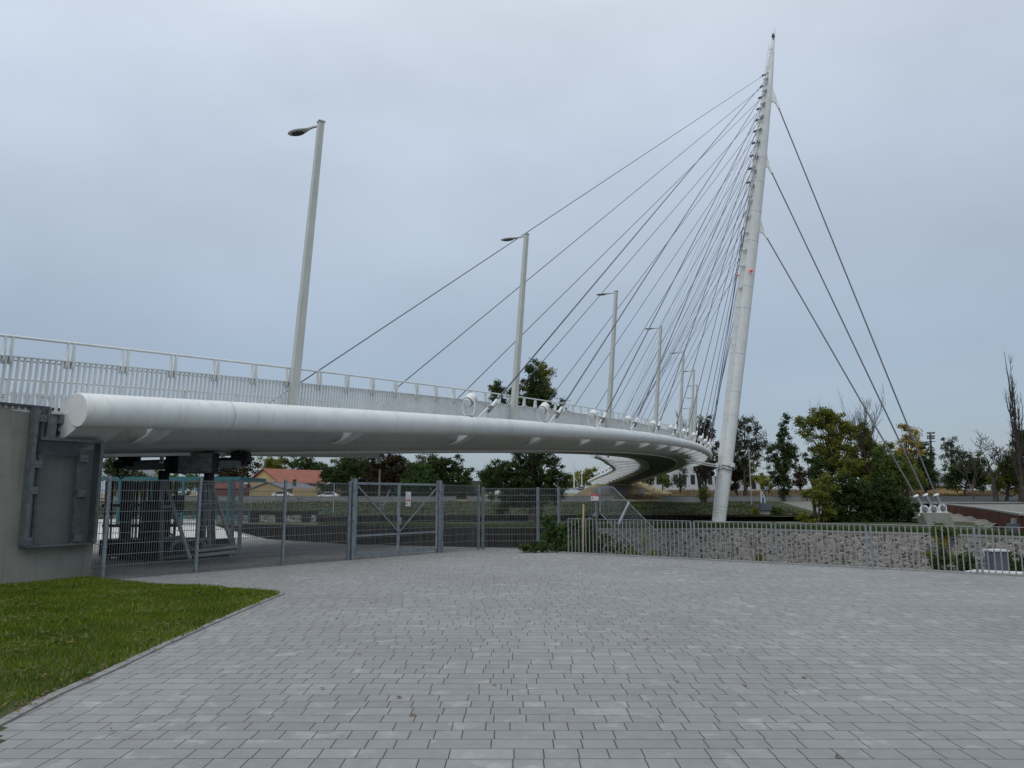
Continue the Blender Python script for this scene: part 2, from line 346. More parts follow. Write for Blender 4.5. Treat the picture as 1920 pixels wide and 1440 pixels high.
# kerb edge strip of the basin along the railing
mb = MB(); a = RAIL_A+Vector((0, .12, 0)); mb.bar(a-rail_d*.3+Vector((0,0,-.08)), a+rail_d*38+Vector((0,0,-.08)), .22, .22)
tag(mb.build('coping', M['kerb']), 'concrete coping of the quay edge', None, None, 'structure')
# basin floor and the land far off, one sheet to the horizon
mb = MB(); mb.add([(-3000,-600,-4.72),(3000,-600,-4.72),(3000,4200,-4.72),(-3000,4200,-4.72)], [(0,1,2,3)])
tag(mb.build('ground', M['mud']), 'ground sheet', None, None, 'structure')
# the basin's far side: bench between two retaining walls
BZ = -1.28
L1 = [(-120, 92), (-60, 86)]+[tuple(gr(u, v, BZ)[:2]) for u, v in ((440,984.5),(640,987.5),(800,990),(957,993),(1114,992),(1250,991.5),(1400,991),(1600,997.0),(1750,1000.5),(1920,1006.7))]+[(60, 47), (120, 30)]
def interp1(xs, line):
    return np.interp(xs, [p[0] for p in line], [p[1] for p in line])
P2 = [(-200, 96)]+[tuple(gr(u, v, BZ)[:2]) for u, v in ((430,979.5),(640,979),(960,978.5),(1200,977.5),(1500,977.5))]+[(46,97)]
# rusty wall coming forward on the right
RUST = [tuple(at(u, v, D)) for u, v, D in ((1687,942.7,175),(1730,944,150),(1783,946.7,124),(1830,952,95),(1867,958,78),(1920,966.7,60))]
RUST = RUST+[(RUST[-1][0]+10, RUST[-1][1]-14, RUST[-1][2]), (90, 20, .2)]
mb = MB()
top = L1; bt = [(150, 100), (46.5, 97.5)]+P2[::-1][1:]
poly = [(p[0], p[1]) for p in L1]+[(150,40),(150,180),(60,180),(45,99)]+[(p[0], p[1]+.15) for p in P2[::-1][1:]]
mb.prism(poly, -4.69, BZ)
tag(mb.build('bench', M['lawn']), 'grassy bench beyond the basin', None, None, 'structure')
# bank that climbs from the second wall to the flood wall, then meadow: one height field
def bank_z(x, y):
    y0 = interp1(x, P2); t = np.clip((y-y0)/(150-y0), 0, 1)
    z = -.62+t*(.72+.62)
    # the worn cutting and the low wooded foreshore right of the second wall
    k = np.clip((x-36.3)/5, 0, 1)*np.clip((132-y)/25, 0, 1)
    z = z*(1-k)+(-1.22)*k
    z += .10*np.sin(x*.23+y*.11)+.06*np.sin(x*.61-y*.37)
    far = np.clip((y-150)/60, 0, 1); z = z+far*1.0
    return z
def hfield(name, x0, x1, nx, y0, y1, ny, fz, m, lab, ypow=1.0, clip=None):
    xs = np.linspace(x0, x1, nx); ts = np.linspace(0, 1, ny)**ypow
    X = np.repeat(xs[None, :], ny, 0); YB = y0(xs) if callable(y0) else np.full(nx, y0); Y = YB[None, :]+ts[:, None]*(y1-YB)[None, :]
    Z = fz(X, Y); V = np.stack([X, Y, Z], -1).reshape(-1, 3)
    i, j = np.meshgrid(np.arange(ny-1), np.arange(nx-1), indexing='ij'); a = (i*nx+j).ravel()
    o = npmesh(name, V, np.stack([a, a+1, a+nx+1, a+nx], -1), m); o.data.polygons.foreach_set('use_smooth', [True]*len(o.data.polygons))
    return tag(o, lab, None, None, 'structure')
hfield('bank', -200, 46, 120, lambda x: interp1(x, P2)+.16, 151, 50, bank_z, M['lawn'], 'grass bank up to the flood wall')
def right_z(x, y):
    rx = np.interp(y, [p[1] for p in RUST[::-1]], [p[0] for p in RUST[::-1]])
    k = np.clip((x-rx+1)/2, 0, 1)          # above / below the rusty wall
    hi = .18+np.clip((y-60)/100, 0, 1)*.25+np.clip((x-rx)/40, 0, 1)*.35
    lo = np.maximum(-1.25+.15*np.sin(x*.4+y*.3), .85-np.clip(150-y, 0, 99)/11)
    return np.where(y > 176, np.maximum(lo+(y-176)/20, .9), lo*(1-k)+hi*k)
gbk = hfield('gravel_bank', 46.01, 260, 160, 56, 200, 120, right_z, M['gravel'], 'pale gravel bank right of the bench')
gbk.data.materials.append(M['lawn'])
for f_ in gbk.data.polygons:
    rx_ = float(np.interp(f_.center.y, [p[1] for p in RUST[::-1]], [p[0] for p in RUST[::-1]]))
    if f_.center.x < min(rx_-1, 51): f_.material_index = 1
def far_z(x, y):
    t = np.clip((y-150)/10, 0, 1); z = .75+.55*t+np.clip((y-175)/60, 0, 1)*1.6
    z = np.where(x > 50, z-.0+np.clip((y-150)/30, 0, 1)*.2, z)
    return z+.12*np.sin(x*.17)*np.clip((y-170)/20, 0, 1)
hfield('meadow', -900, 1400, 240, 151, 2600, 60, far_z, M['dry'], 'dry meadow beyond the road', ypow=3.0)
# road: asphalt ramp right of the bushes and the road on the dyke behind the wall
mb = MB(); pts0 = [at(1640, 943.2, 140), at(1750, 943.2, 138), at(1920, 943.0, 134), Vector((220, 128, .7))]
pts1 = [at(1640, 931.8, 172), at(1750, 931.3, 172), at(1920, 930.5, 172), Vector((250, 172, 1.9))]
for p in pts0: p.z += .10
for p in pts1: p.z += .15
mb.add(pts0+pts1, [(0,1,5,4),(1,2,6,5),(2,3,7,6)])
mb.add([(-400,158,1.42),(170,158,1.42),(170,166,1.46),(-400,166,1.46)], [(0,1,2,3)])
tag(mb.build('road', M['asphalt']), 'asphalt road along the dyke', None, None, 'structure')
# pale kerb of the ramp
mb = MB()
for a, b in zip(pts0[:-1], pts0[1:]): mb.bar(a+Vector((0,-.3,-.02)), b+Vector((0,-.3,-.02)), .5, .3)
tag(mb.build('kerb', M['kerb']), 'pale kerb of the ramp', None, None, 'structure')

# --- retaining walls
def pile_wall(name, line, z0, z1, m, lab, amp=.22, per=.6, cap=None, kind='thing'):
    mb = MB(); pts = []
    tot = 0; segs = []
    for a, b in zip(line[:-1], line[1:]):
        a = Vector(a[:2]); b = Vector(b[:2]); Ls = (b-a).length; segs.append((a, b, Ls))
    k = 0
    for a, b, Ls in segs:
        d = (b-a).normalized(); nn = Vector((d.y, -d.x)); n_ = max(1, int(Ls/per))
        for i in range(n_):
            for f, o in ((0, 0), (.18, -amp), (.5, -amp), (.68, 0)):
                pts.append(a+(b-a)*((i+f)/n_)+nn*o*-1)
    zz = (lambda p: z1) if not callable(z1) else z1
    rings = [[(p.x, p.y, z0), (p.x, p.y, zz(p)), (p.x-0, p.y+.12, zz(p)), (p.x, p.y+.12, z0)] for p in pts]
    mb.sweep(rings, True, True)
    o = mb.build(name, m); return tag(o, lab, 'wall')
nst = 7
pile_wall('sheet_pile_wall', L1[:nst], -4.68, BZ+.12, M['pile'], 'long black corrugated sheet pile wall, the lower and nearer of the two seen through the gate')
pile_wall('sheet_pile_wall', [tuple(gr(u, v, BZ)[:2]) for u, v in ((585,979.2),(640,979),(960,978.5),(1200,977.5))]+[(36.5, 97.2)], BZ-.05, -.50, M['pile'], 'upper black sheet pile wall with grass above and below it, running behind the pylon foot')
# stone wall
mb = MB(); rings = []
sl = [Vector(p) for p in L1[nst-1:]]
for i, p in enumerate(sl):
    rings.append([(p.x, p.y-.5, -4.68), (p.x, p.y-.02, BZ-.12), (p.x, p.y-.07, BZ-.12), (p.x, p.y-.07, BZ+.04), (p.x, p.y+.45, BZ+.04), (p.x, p.y+.45, -4.68)])
mb.sweep(rings, True, True)
for i in range(len(mb.f)):
    c = sum((Vector(mb.v[k]) for k in mb.f[i]), Vector())/len(mb.f[i])
    if c.z > BZ-.13: mb.mi[i] = 1
tag(mb.build('stone_wall', [M['stone'], M['kerb']]), 'long rubble stone retaining wall with a pale coping, behind the picket railing', 'wall')
# lighter wall segment with buttresses on the left
w0 = at(200, 965, 92); w1 = at(594, 965.5, 92)
root = empty('buttressed_wall', (w0.x, w0.y, BZ), 'pale rubble wall with dark buttresses, seen through the fence left of the gate', 'wall')
mb = MB(); c = (w0+w1)/2; mb.box((c.x, c.y, (BZ+w0.z)/2), (w1.x-w0.x, .5, w0.z-BZ+.1)); mb.build('wall_face', M['stone'], root)
mb = MB(); mb.box((c.x, c.y-.02, w0.z+.22), (w1.x-w0.x+.3, .62, .38)); mb.build('wall_cap', M['pile'], root)
for u in (240, 330, 477, 525, 574):
    p = at(u, 970, 91.6); mb = MB(); mb.box((p.x, p.y-.02, (BZ+w0.z)/2), (.9, .5, w0.z-BZ)); mb.build('buttress', M['pile'], root)
# rusty wall
pile_wall('rusty_sheet_pile_wall', RUST, -1.9, lambda p: .22+.25*min(1, max(0, (p.y-60)/100)), M['rust'], 'rust brown sheet pile wall curving along the gravel at the right', amp=.35, per=1.1)
mb = MB()
for a, b in zip(RUST[:-2], RUST[1:-1]):
    mb.bar(Vector((a[0]+.2, a[1]+.1, .32+.25*min(1, max(0, (a[1]-60)/100)))), Vector((b[0]+.2, b[1]+.1, .32+.25*min(1, max(0, (b[1]-60)/100)))), .8, .16)
tag(mb.build('wall_coping', M['kerb']), 'pale concrete coping on top of the rusty sheet pile wall', 'coping')
# flood wall with an opening
def wallseg(u0, u1, v0=931.2, D=150, th=.4, lab='', m='floodwall', zb=.3):
    a = at(u0, v0, D); b = at(u1, v0, D); mb = MB()
    n = max(1, int((b.x-a.x)/6))
    for i in range(n):
        p = a+(b-a)*(i/n); q = a+(b-a)*((i+1)/n); mb.box(((p.x+q.x)/2, p.y, (a.z+zb)/2), (q.x-p.x-.03, th, a.z-zb))
    mb.box(((a.x+b.x)/2, a.y, a.z+.05), (b.x-a.x+.1, th+.14, .10))
    return tag(mb.build('flood_wall', M[m]), lab, 'wall')
wallseg(560, 855, 931.5, 150, lab='low grey concrete flood wall behind the gate, left of the gap with the path')
wallseg(876, 1150, 931.2, 150.2, lab='low grey concrete flood wall right of the gap with the path, running towards the bridge')
wallseg(1240, 1640, 930.6, 150.4, lab='low grey concrete flood wall behind the pylon foot, right of the bridge')
tag(wallseg(200, 558, 930.8, 149, lab='low grey wall above the dark hedge bank, in front of the yellow house'), None)
mb = MB(); a = at(200, 934.5, 147.5); b = at(662, 934.5, 147.5); mb.box(((a.x+b.x)/2, 147.6, -.1), (b.x-a.x, 1.2, 2.1))
tag(mb.build('rubble_bank', M['stone']), 'dark rubble bank under the low wall in front of the yellow house', 'bank')

# --- grass: lawn in the left foreground
def gp(u, v, z=0.0): p = gr(u, v, z); return (p.x, p.y)
LAWN = [gp(0,1352), gp(95,1303), gp(190,1262), gp(300,1210), gp(390,1170), gp(460,1140), gp(526,1113), gp(400,1104), gp(285,1098), (WALL_C.x+.1, WALL_C.y-.05)]
bk = WALL_C-wdir*9
LAWN += [(bk.x, bk.y), (-13.5, 4), (-6.5, 3.0), gp(0,1400)]
def inpoly(x, y, poly):
    r_ = np.zeros(x.shape, bool); j = len(poly)-1
    for i in range(len(poly)):
        xi, yi = poly[i]; xj, yj = poly[j]
        r_ ^= ((yi > y) != (yj > y)) & (x < (xj-xi)*(y-yi)/(yj-yi+1e-12)+xi); j = i
    return r_
def polyd(x, y, poly):
    best = np.full(x.shape, 1e9)
    for i in range(len(poly)):
        ax, ay = poly[i]; bx, by = poly[(i+1) % len(poly)]; dx, dy = bx-ax, by-ay
        t = np.clip(((x-ax)*dx+(y-ay)*dy)/(dx*dx+dy*dy+1e-9), 0, 1); best = np.minimum(best, np.hypot(x-ax-t*dx, y-ay-t*dy))
    return best
def lawn_h(x, y):
    d = polyd(x, y, LAWN); return np.minimum(d, 1.2)*.09+.012+.012*np.sin(x*3.1)*np.sin(y*2.3)
nx = 110; xs = np.linspace(-13.6, -3.4, nx); ys = np.linspace(2.9, 17, 150)
X, Y = np.meshgrid(xs, ys); ins = inpoly(X, Y, LAWN); Z = np.where(ins, lawn_h(X, Y), -.03)
V = np.stack([X, Y, Z], -1).reshape(-1, 3); i, j = np.meshgrid(np.arange(149), np.arange(nx-1), indexing='ij'); a = (i*nx+j).ravel()
Fq = np.stack([a, a+1, a+nx+1, a+nx], -1); keep = ins.ravel()[Fq].any(1)
o = npmesh('lawn', V, Fq[keep], M['earth']); tag(o, 'raised lawn ground in the left corner', None, None, 'structure')
M['grass'] = leafmat('grass_blades', (.055,.092,.006), (.18,.245,.014), (.38,.33,.15), .38)
def blades(name, x, y, z, h, wd, m, lab, tint=None, kind='stuff', lean=.35):
    n = len(x); a = rng.uniform(0, 2*np.pi, n); hh = h*rng.uniform(.45, 1.25, n); ww = wd*rng.uniform(.7, 1.3, n)
    dx, dy = np.cos(a)*ww, np.sin(a)*ww; lx, ly = rng.normal(0, lean, n)*hh, rng.normal(0, lean, n)*hh
    V = np.stack([np.stack([x-dx, y-dy, z], -1), np.stack([x+dx, y+dy, z], -1), np.stack([x+lx*.4+dx*.6, y+ly*.4+dy*.6, z+hh*.6], -1), np.stack([x+lx, y+ly, z+hh], -1)], 1).reshape(-1, 3)
    b = np.arange(n)*4; Fq = np.concatenate([np.stack([b, b+1, b+2], -1), np.stack([b, b+2, b+3], -1)])
    t = rng.uniform(0, 1, n) if tint is None else tint
    return tag(npmesh(name, V, Fq, m, tint=np.repeat(t, 4)), lab, None, None, kind)
n = 230000; x = rng.uniform(-10.5, -3.9, n); y = 4+rng.uniform(0, 1, n)**.8*12.6
edge_n = .03+.05*np.abs(np.sin(y*3.7)*np.sin(y*1.3+1)); k = (inpoly(x, y, LAWN) | ((polyd(x, y, LAWN) < edge_n) & (y < 13.6) & (y > 6) & (x > -4.9) & (rng.uniform(0, 1, n) < .6))) & (rng.uniform(0, 1, n) < .9); x = x[k]; y = y[k]
patch = np.sin(x*2.3+1)*np.sin(y*1.7+2)+.6*np.sin(x*5.1-y*4.3)+.5*np.sin(y*7.7+x*1.3)
dead = np.clip(.045+.12*np.clip(patch-.8, 0, 1)+.25*np.clip(.35-polyd(x, y, LAWN), 0, .3), 0, 1)
t = np.where(rng.uniform(0, 1, len(x)) < dead, rng.uniform(.93, 1, len(x)), np.clip(rng.normal(.42+.12*patch, .2, len(x)), 0, .85))
blades('grass', x, y, lawn_h(x, y)-.006, .062, .0045, M['grass'], 'short mown grass of the foreground lawn', t)
# clippings and broad weeds
n = 5200; x = rng.uniform(-10, -4, n); y = 5+rng.uniform(0, 1, n)*11; k = inpoly(x, y, LAWN); x = x[k]; y = y[k]
pt = np.sin(x*2.9+.5)*np.sin(y*2.1)+.5*np.sin(x*6-y*3); k = pt > .55; x = x[k]; y = y[k]; n = len(x)
a = rng.uniform(0, np.pi, n); Ls = rng.uniform(.03, .09, n); z = lawn_h(x, y)+rng.uniform(.03, .055, n); wd = .003
dx, dy = np.cos(a)*Ls, np.sin(a)*Ls; px, py = -np.sin(a)*wd, np.cos(a)*wd
V = np.stack([np.stack([x-dx-px, y-dy-py, z], -1), np.stack([x+dx-px, y+dy-py, z+.004], -1), np.stack([x+dx+px, y+dy+py, z+.004], -1), np.stack([x-dx+px, y-dy+py, z], -1)], 1).reshape(-1, 3)
M['straw'] = mat('straw', (.24,.19,.09), .95, var=.3, sc=9)
tag(npmesh('grass_clippings', V, np.arange(4*n).reshape(-1, 4), M['straw']), 'dry grass clippings on the lawn', None, None, 'stuff')
M['weed'] = leafmat('weed_leaf', (.035,.085,.02), (.09,.17,.04), None, .3)
wv = []; wf = []; wt = []
for _ in range(230):
    x0 = random.uniform(-9.5, -3.9); y0 = random.uniform(5, 15.5)
    if not inpoly(np.array([x0]), np.array([y0]), LAWN)[0]: continue
    for q in range(random.randint(5, 9)):
        a = random.uniform(0, 6.28); ln = random.uniform(.04, .10); z0 = float(lawn_h(np.array([x0]), np.array([y0]))[0])+.02
        d = Vector((math.cos(a), math.sin(a), random.uniform(.2, .8))).normalized(); s_ = Vector((-math.sin(a), math.cos(a), 0))*ln*.22; c = Vector((x0, y0, z0)); i0 = len(wv)
        wv += [c, c+d*ln*.55+s_, c+d*ln, c+d*ln*.55-s_]; wf.append((i0, i0+1, i0+2, i0+3)); wt += [random.random()]*4
tag(npmesh('weeds', [tuple(v) for v in wv], wf, M['weed'], tint=wt), 'broad leaved weeds in the lawn', None, None, 'stuff')
# fallen leaves, few and scattered
M['deadleaf'] = mat('fallen_leaf', (.10,.045,.02), .8, sc=4, c2=(.24,.15,.05))
lv = []; lf = []
for _ in range(150):
    if random.random() < .55: x0, y0 = random.uniform(-9, -4.3), random.uniform(5.5, 15)
    else: x0, y0 = random.uniform(-4.3, 8), random.uniform(4.5, 22)
    if y0 > 12 and x0 > 6: continue
    on = inpoly(np.array([x0]), np.array([y0]), LAWN)[0]; z0 = (float(lawn_h(np.array([x0]), np.array([y0]))[0])+.05) if on else .006
    if not on and x0 < -3.9: continue
    a = random.uniform(0, 6.28); r_ = random.uniform(.018, .035); i0 = len(lv)
    for k in range(6):
        rr = r_*(1 if k % 2 == 0 else .62); lv.append((x0+rr*math.cos(a+k*1.047), y0+rr*.75*math.sin(a+k*1.047), z0+random.uniform(0, .014)))
    lf.append(tuple(range(i0, i0+6)))
for _ in range(420):                      # litter blown along the kerb and the foot of the fence
    if random.random() < .4:
        i_ = random.randint(0, 5); t_ = random.random(); px = LAWN[i_][0]+(LAWN[i_+1][0]-LAWN[i_][0])*t_+random.gauss(.05, .07); py_ = LAWN[i_][1]+(LAWN[i_+1][1]-LAWN[i_][1])*t_; z0 = .03
    else:
        t_ = random.random(); px = WALL_C.x+(FC.x-WALL_C.x)*t_+random.gauss(0, .12); py_ = WALL_C.y+(FC.y-WALL_C.y)*t_+random.gauss(.0, .15); z0 = .006
    a = random.uniform(0, 6.28); r_ = random.uniform(.01, .026); i0 = len(lv)
    for k in range(6):
        rr = r_*(1 if k % 2 == 0 else .6); lv.append((px+rr*math.cos(a+k*1.047), py_+rr*.7*math.sin(a+k*1.047), z0+random.uniform(0, .016)))
    lf.append(tuple(range(i0, i0+6)))
tag(npmesh('fallen_leaves', lv, lf, M['deadleaf']), 'fallen leaves scattered on lawn and paving', None, None, 'stuff')
# kerb stones along the lawn
mb = MB(); ed = [Vector((*p, 0)) for p in LAWN[:7]]
ed = [ed[0]+(ed[0]-ed[1])*1.6]+ed
for a, b in zip(ed[:-1], ed[1:]):
    n_ = max(1, round((b-a).length/.5)); d = (b-a).normalized(); o_ = Vector((d.y, -d.x, 0))*.045
    for i in range(n_):
        p = a+(b-a)*(i/n_); q = a+(b-a)*((i+1)/n_); mb.bar(p+o_+d*.004+Vector((0,0,-.025)), q+o_-d*.004+Vector((0,0,-.025)), .085, .085)
tag(mb.build('lawn_kerb', M['kerb']), 'row of small kerb stones edging the lawn', None, None, 'structure')
# ================================================================== THE BRIDGE
# the railing line R (plan) and the outer tube's height, from distances along Y
RY = [10.5,15.5,20.6,31.3,43,54.4,66.3,78.5,90.5,103,115,127,139,160,192]
RX = [-11.85,-8.95,-5.97,-.2,5.05,9.8,14.15,18.06,21.2,23.9,26.1,27.8,28.9,30.0,30.2]
ZY = [10.5,15.5,20.4,26,31.3,43,54.4,66.3,78.5,92,105,120,140,158,192]
ZZ = [3.06,3.26,3.67,4.08,4.41,5.08,5.62,6.1,6.42,6.68,6.80,6.82,6.72,6.4,5.35]
cx = np.polyfit(RY, RX, 6); cz = np.polyfit(ZY, ZZ, 5)
yy = np.linspace(9.5, 192, 3000); xx = np.polyval(cx, yy); zz = np.polyval(cz, yy)
ss = np.concatenate([[0], np.cumsum(np.hypot(np.diff(xx), np.diff(yy)))]); s_of = lambda y: float(np.interp(y, yy, ss))
S0 = s_of(15.5); S1 = s_of(190.5)
def bp(s, out=0.0, dz=0.0):                  # point on the bridge: out = metres to the right of the railing line
    x = float(np.interp(s, ss, xx)); y = float(np.interp(s, ss, yy)); z = float(np.interp(s, ss, zz))
    h = hd(s); return Vector((x+h.y*out, y-h.x*out, z+dz))
def hd(s):
    a = np.interp(s-.5, ss, xx), np.interp(s-.5, ss, yy); b = np.interp(s+.5, ss, xx), np.interp(s+.5, ss, yy)
    return Vector((b[0]-a[0], b[1]-a[1], 0)).normalized()
def gout(s): return float(np.interp(np.interp(s, ss, yy), [15,40,60,80,95,120], [.62,.72,.95,1.45,2.05,2.35]))
def gin(s): return float(np.interp(np.interp(s, ss, yy), [95,114,127,141,157,190], [11.7,11.9,11.2,10.4,10.6,11.4]))
W = 7.1; TR = .34
DZ = .04                                      # deck top relative to tube centre
br = empty('cable_stayed_bridge', tuple(bp(S0)), 'long white curved cable stayed bridge sweeping from the left abutment into the distance', 'bridge')
def srange(a, b, st): n = max(1, int(round((b-a)/st))); return [a+(b-a)*i/n for i in range(n+1)]
# outer tube with thin weld bands
st = srange(S0-.27, s_of(126), 1.0)
mb = MB(); pq = [bp(st[0]-.015, gout(st[0]))]+[bp(s, gout(s)) for s in st]; mb.tube(pq, [TR-.018]+[TR]*len(st), 28, True); tube = mb.build('outer_tube', M['white'], br)
for s in srange(S0+3.2, s_of(120), 12.8):
    mb = MB(); mb.tube([bp(s-.012, gout(s)), bp(s+.012, gout(s))], TR+.003, 28, True); mb.build('weld_band', M['lamp'], tube)
st2 = srange(s_of(90), s_of(190), 1.0)
mb = MB(); mb.tube([bp(s, -gin(s)) for s in st2], TR, 20, True); tube2 = mb.build('inner_tube', M['white'], br)
# edge beams, slab
def beam_prof(sgn):
    pts = [(0.0, .0), (-.03, -.14), (-.01, -.28), (.06, -.41), (.17, -.51), (.31, -.58), (.46, -.615), (.50, -.66), (1.95, -.80), (1.95, -.40), (1.75, .0)]
    return pts
st = srange(S0+.05, S1, 1.0)
mb = MB(); mb.sweep([[bp(s, -.13-a, b-.03) for a, b in beam_prof(1)] for s in st], True, True, True); mb.build('edge_beam', M['girder'], br)
mb = MB(); mb.sweep([[bp(s, -W-.0+a*.72, b*.95-.03) for a, b in beam_prof(1)][::-1] for s in st], True, True, True); mb.build('edge_beam', M['girder'], br)
stl = srange(s_of(9.6), S1+6, 1.0)
mb = MB(); mb.sweep([[bp(s, -.08, DZ-.10), bp(s, -.08, DZ), bp(s, -W-.12, DZ), bp(s, -W-.12, DZ-.10)] for s in srange(S0, S1+4, 1.0)], True, True); mb.build('deck_slab', M['deck'], br)
mb = MB()
for s in srange(S0+1.2, S1-.3, 2.13):
    mb.bar(bp(s, -1.9, -.42), bp(s, -W+1.2, -.42), .16, .5)
mb.build('floor_beams', M['beam'], br)
mb = MB()
for o in (-3.0, -4.2, -5.3):
    mb.sweep([[bp(s, o-.05, -.3), bp(s, o+.05, -.3), bp(s, o+.05, -.10), bp(s, o-.05, -.10)] for s in st], True, True)
mb.build('stringers', M['beam'], br)
# small rails and pipes hung under the deck
mb = MB()
mb.sweep([[bp(s, -1.9-.05, -.88), bp(s, -1.9+.05, -.88), bp(s, -1.9+.05, -.80), bp(s, -1.9-.05, -.80)] for s in srange(S0+.2, s_of(120), 1.5)], True, True)
mb.sweep([[bp(s, -5.7-.05, -.86), bp(s, -5.7+.05, -.86), bp(s, -5.7+.05, -.78), bp(s, -5.7-.05, -.78)] for s in srange(S0+.2, s_of(120), 1.5)], True, True)
mb.build('gantry_rail', M['white2'], br)
mb = MB(); q0 = bp(s_of(23), -4.6, -.78); q1 = bp(s_of(30), -5.2, -.95); mb.bar(q0, q1, .12, .2); mb.bar(q1, q1+Vector((.05,.02,-.32)), .12, .14)
mb.build('drain_pipe', M['white2'], br)
# ribs between the tubes and the edge beams
RIB = 6.4
def rib(s, near=True):
    mb = MB(); h = hd(s)
    if near:
        g = gout(s); n = 10; P = []
        for i in range(n+1):
            t = i/n; o = g-.12-(g+.38)*t; P.append((o, -.31-.32*math.sin(t*math.pi/2)))
        Pt = [(o, zz_) for o, zz_ in [(g-.2, -.12), (.1, -.08), (-.35, -.05)]]
        up = [bp(s, o, z_) for o, z_ in P]; tp = [bp(s, o, z_) for o, z_ in Pt[::-1]]
        mb.plate(up+tp, h, .03)
        mb.cur = 0; fl = [[bp(s, o, z_)-h*.22, bp(s, o, z_)+h*.22, bp(s, o, z_+.03)+h*.22, bp(s, o, z_+.03)-h*.22] for o, z_ in P]
        mb.sweep(fl, True, True)
    else:
        g = gin(s); up = [bp(s, -g+.2, -.25), bp(s, -g+1.4, -.50), bp(s, -W+.4, -.74)]; tp = [bp(s, -W+.3, -.05), bp(s, -g+.25, -.08)]
        mb.plate(up+tp, h, .06)
        mb.cur = 1; fl = [[p-h*.07, p+h*.07, p+h*.07+Vector((0,0,.05)), p-h*.07+Vector((0,0,.05))] for p in up]; mb.sweep(fl, True, True)  # far flanges coloured dark, painting in shadow lines between the white ribs
    return mb.build('rib', [M['white'], M['deck']], br)
LUG0 = None
# the first lug's place along the bridge: where the tube stands at picture column 900
cand = [s for s in np.arange(S0, s_of(60), .05)]
def colof(p):
    q = Vector(p)-Vector((0, 0, CAM_Z)); fw = Vector((0, math.cos(PITCH), math.sin(PITCH))); return 960+F*q.x/q.dot(fw)
SL = min(cand, key=lambda s: abs(colof(bp(s, gout(s)))-903))
rs = [SL-.35+i*RIB for i in range(-2, 16)]
for s in rs:
    if s > S0+.8 and s < s_of(124): rib(s)
# closed end rib at the abutment, wide and curved
mb = MB(); n = 10; s = S0+.35; h = hd(s)
prof = [(gout(s)-.1-(gout(s)+.9)*i/n, -.28-.46*math.sin(i/n*math.pi/2)) for i in range(n+1)]
r0 = [bp(s-.5, o, z_) for o, z_ in prof]+[bp(s-.5, -.9, -.02), bp(s-.5, .45, -.02)]; r1 = [bp(s+.5, o, z_) for o, z_ in prof]+[bp(s+.5, -.9, -.02), bp(s+.5, .45, -.02)]
mb.sweep([r0, r1], True, True); mb.build('end_rib', M['white'], br)
rs2 = [s_of(97)+i*6.4 for i in range(0, 60)]
for s in rs2:
    if s < s_of(189): rib(s, False)
# railings: leaning outwards, flat balusters, double brackets carrying the handrail
LEAN = math.tan(R(5.5))
def railing(side):
    sg = 1 if side == 'out' else -1; base = -.12 if side == 'out' else -W+.02
    def q(s, z, o=0.0): return bp(s, base+sg*(z*LEAN+o), DZ+z)
    mb = MB(); a0, a1 = s_of(9.8), S1+3; n = int((a1-a0)/.118)
    skip = None
    for i in range(n):
        s = a0+i*.118; h = hd(s)
        p0, p1 = q(s, -.06), q(s, .98); wv = h*.020; dv = Vector((h.y, -h.x, 0))*.027
        mb.add([p0-wv-dv, p0+wv-dv, p0+wv+dv, p0-wv+dv, p1-wv-dv, p1+wv-dv, p1+wv+dv, p1-wv+dv], [(0,1,5,4),(1,2,6,5),(2,3,7,6),(3,0,4,7),(4,5,6,7)])
    sr = srange(a0, a1, .6)
    mb.sweep([[q(s, .98, -.035), q(s, .98, .035), q(s, 1.0, .035), q(s, 1.0, -.035)] for s in sr], True, True)
    mb.tube([q(s, .93, -.06) for s in sr], .018, 6, True)
    mb.sweep([[q(s, -.08, -.03), q(s, -.08, .03), q(s, -.02, .03), q(s, -.02, -.03)] for s in sr], True, True)
    o = mb.build('railing', M['white2'], br)
    mb = MB(); mb.tube([q(s, 1.37, -.02) for s in sr], .027, 8, True); mb.build('handrail', M['white2'], o)
    nb = int((a1-a0)/1.18); many = MB()
    for k in range(nb):
        s = a0+.6+k*1.18; h = hd(s); mb = MB() if k < (60 if sg == 1 else 12) else many
        for e in (-.062, .062):
            pr = [(-.03, .84), (-.045, .95), (-.035, 1.05), (-.02, 1.34), (.02, 1.36), (.055, 1.1), (.05, .90), (.02, .84)]
            mb.plate([bp(s+e, base+sg*(z*LEAN)+sg*oo, DZ+z) for oo, z in pr], h, .03)
        mb.plate([bp(s, base+sg*(z*LEAN)-sg*.05, DZ+z)+h*hh for hh, z in ((-.11,.98),(.11,.98),(.06,.86),(0,.84),(-.06,.86))], Vector((h.y, -h.x, 0)), .012)
        if mb is not many: mb.build('railing_bracket', M['white2'], o)
    tag(many.build('railing_brackets', M['white2'], o), None, None, None, 'stuff')
    return o
railing('out'); railing('in')
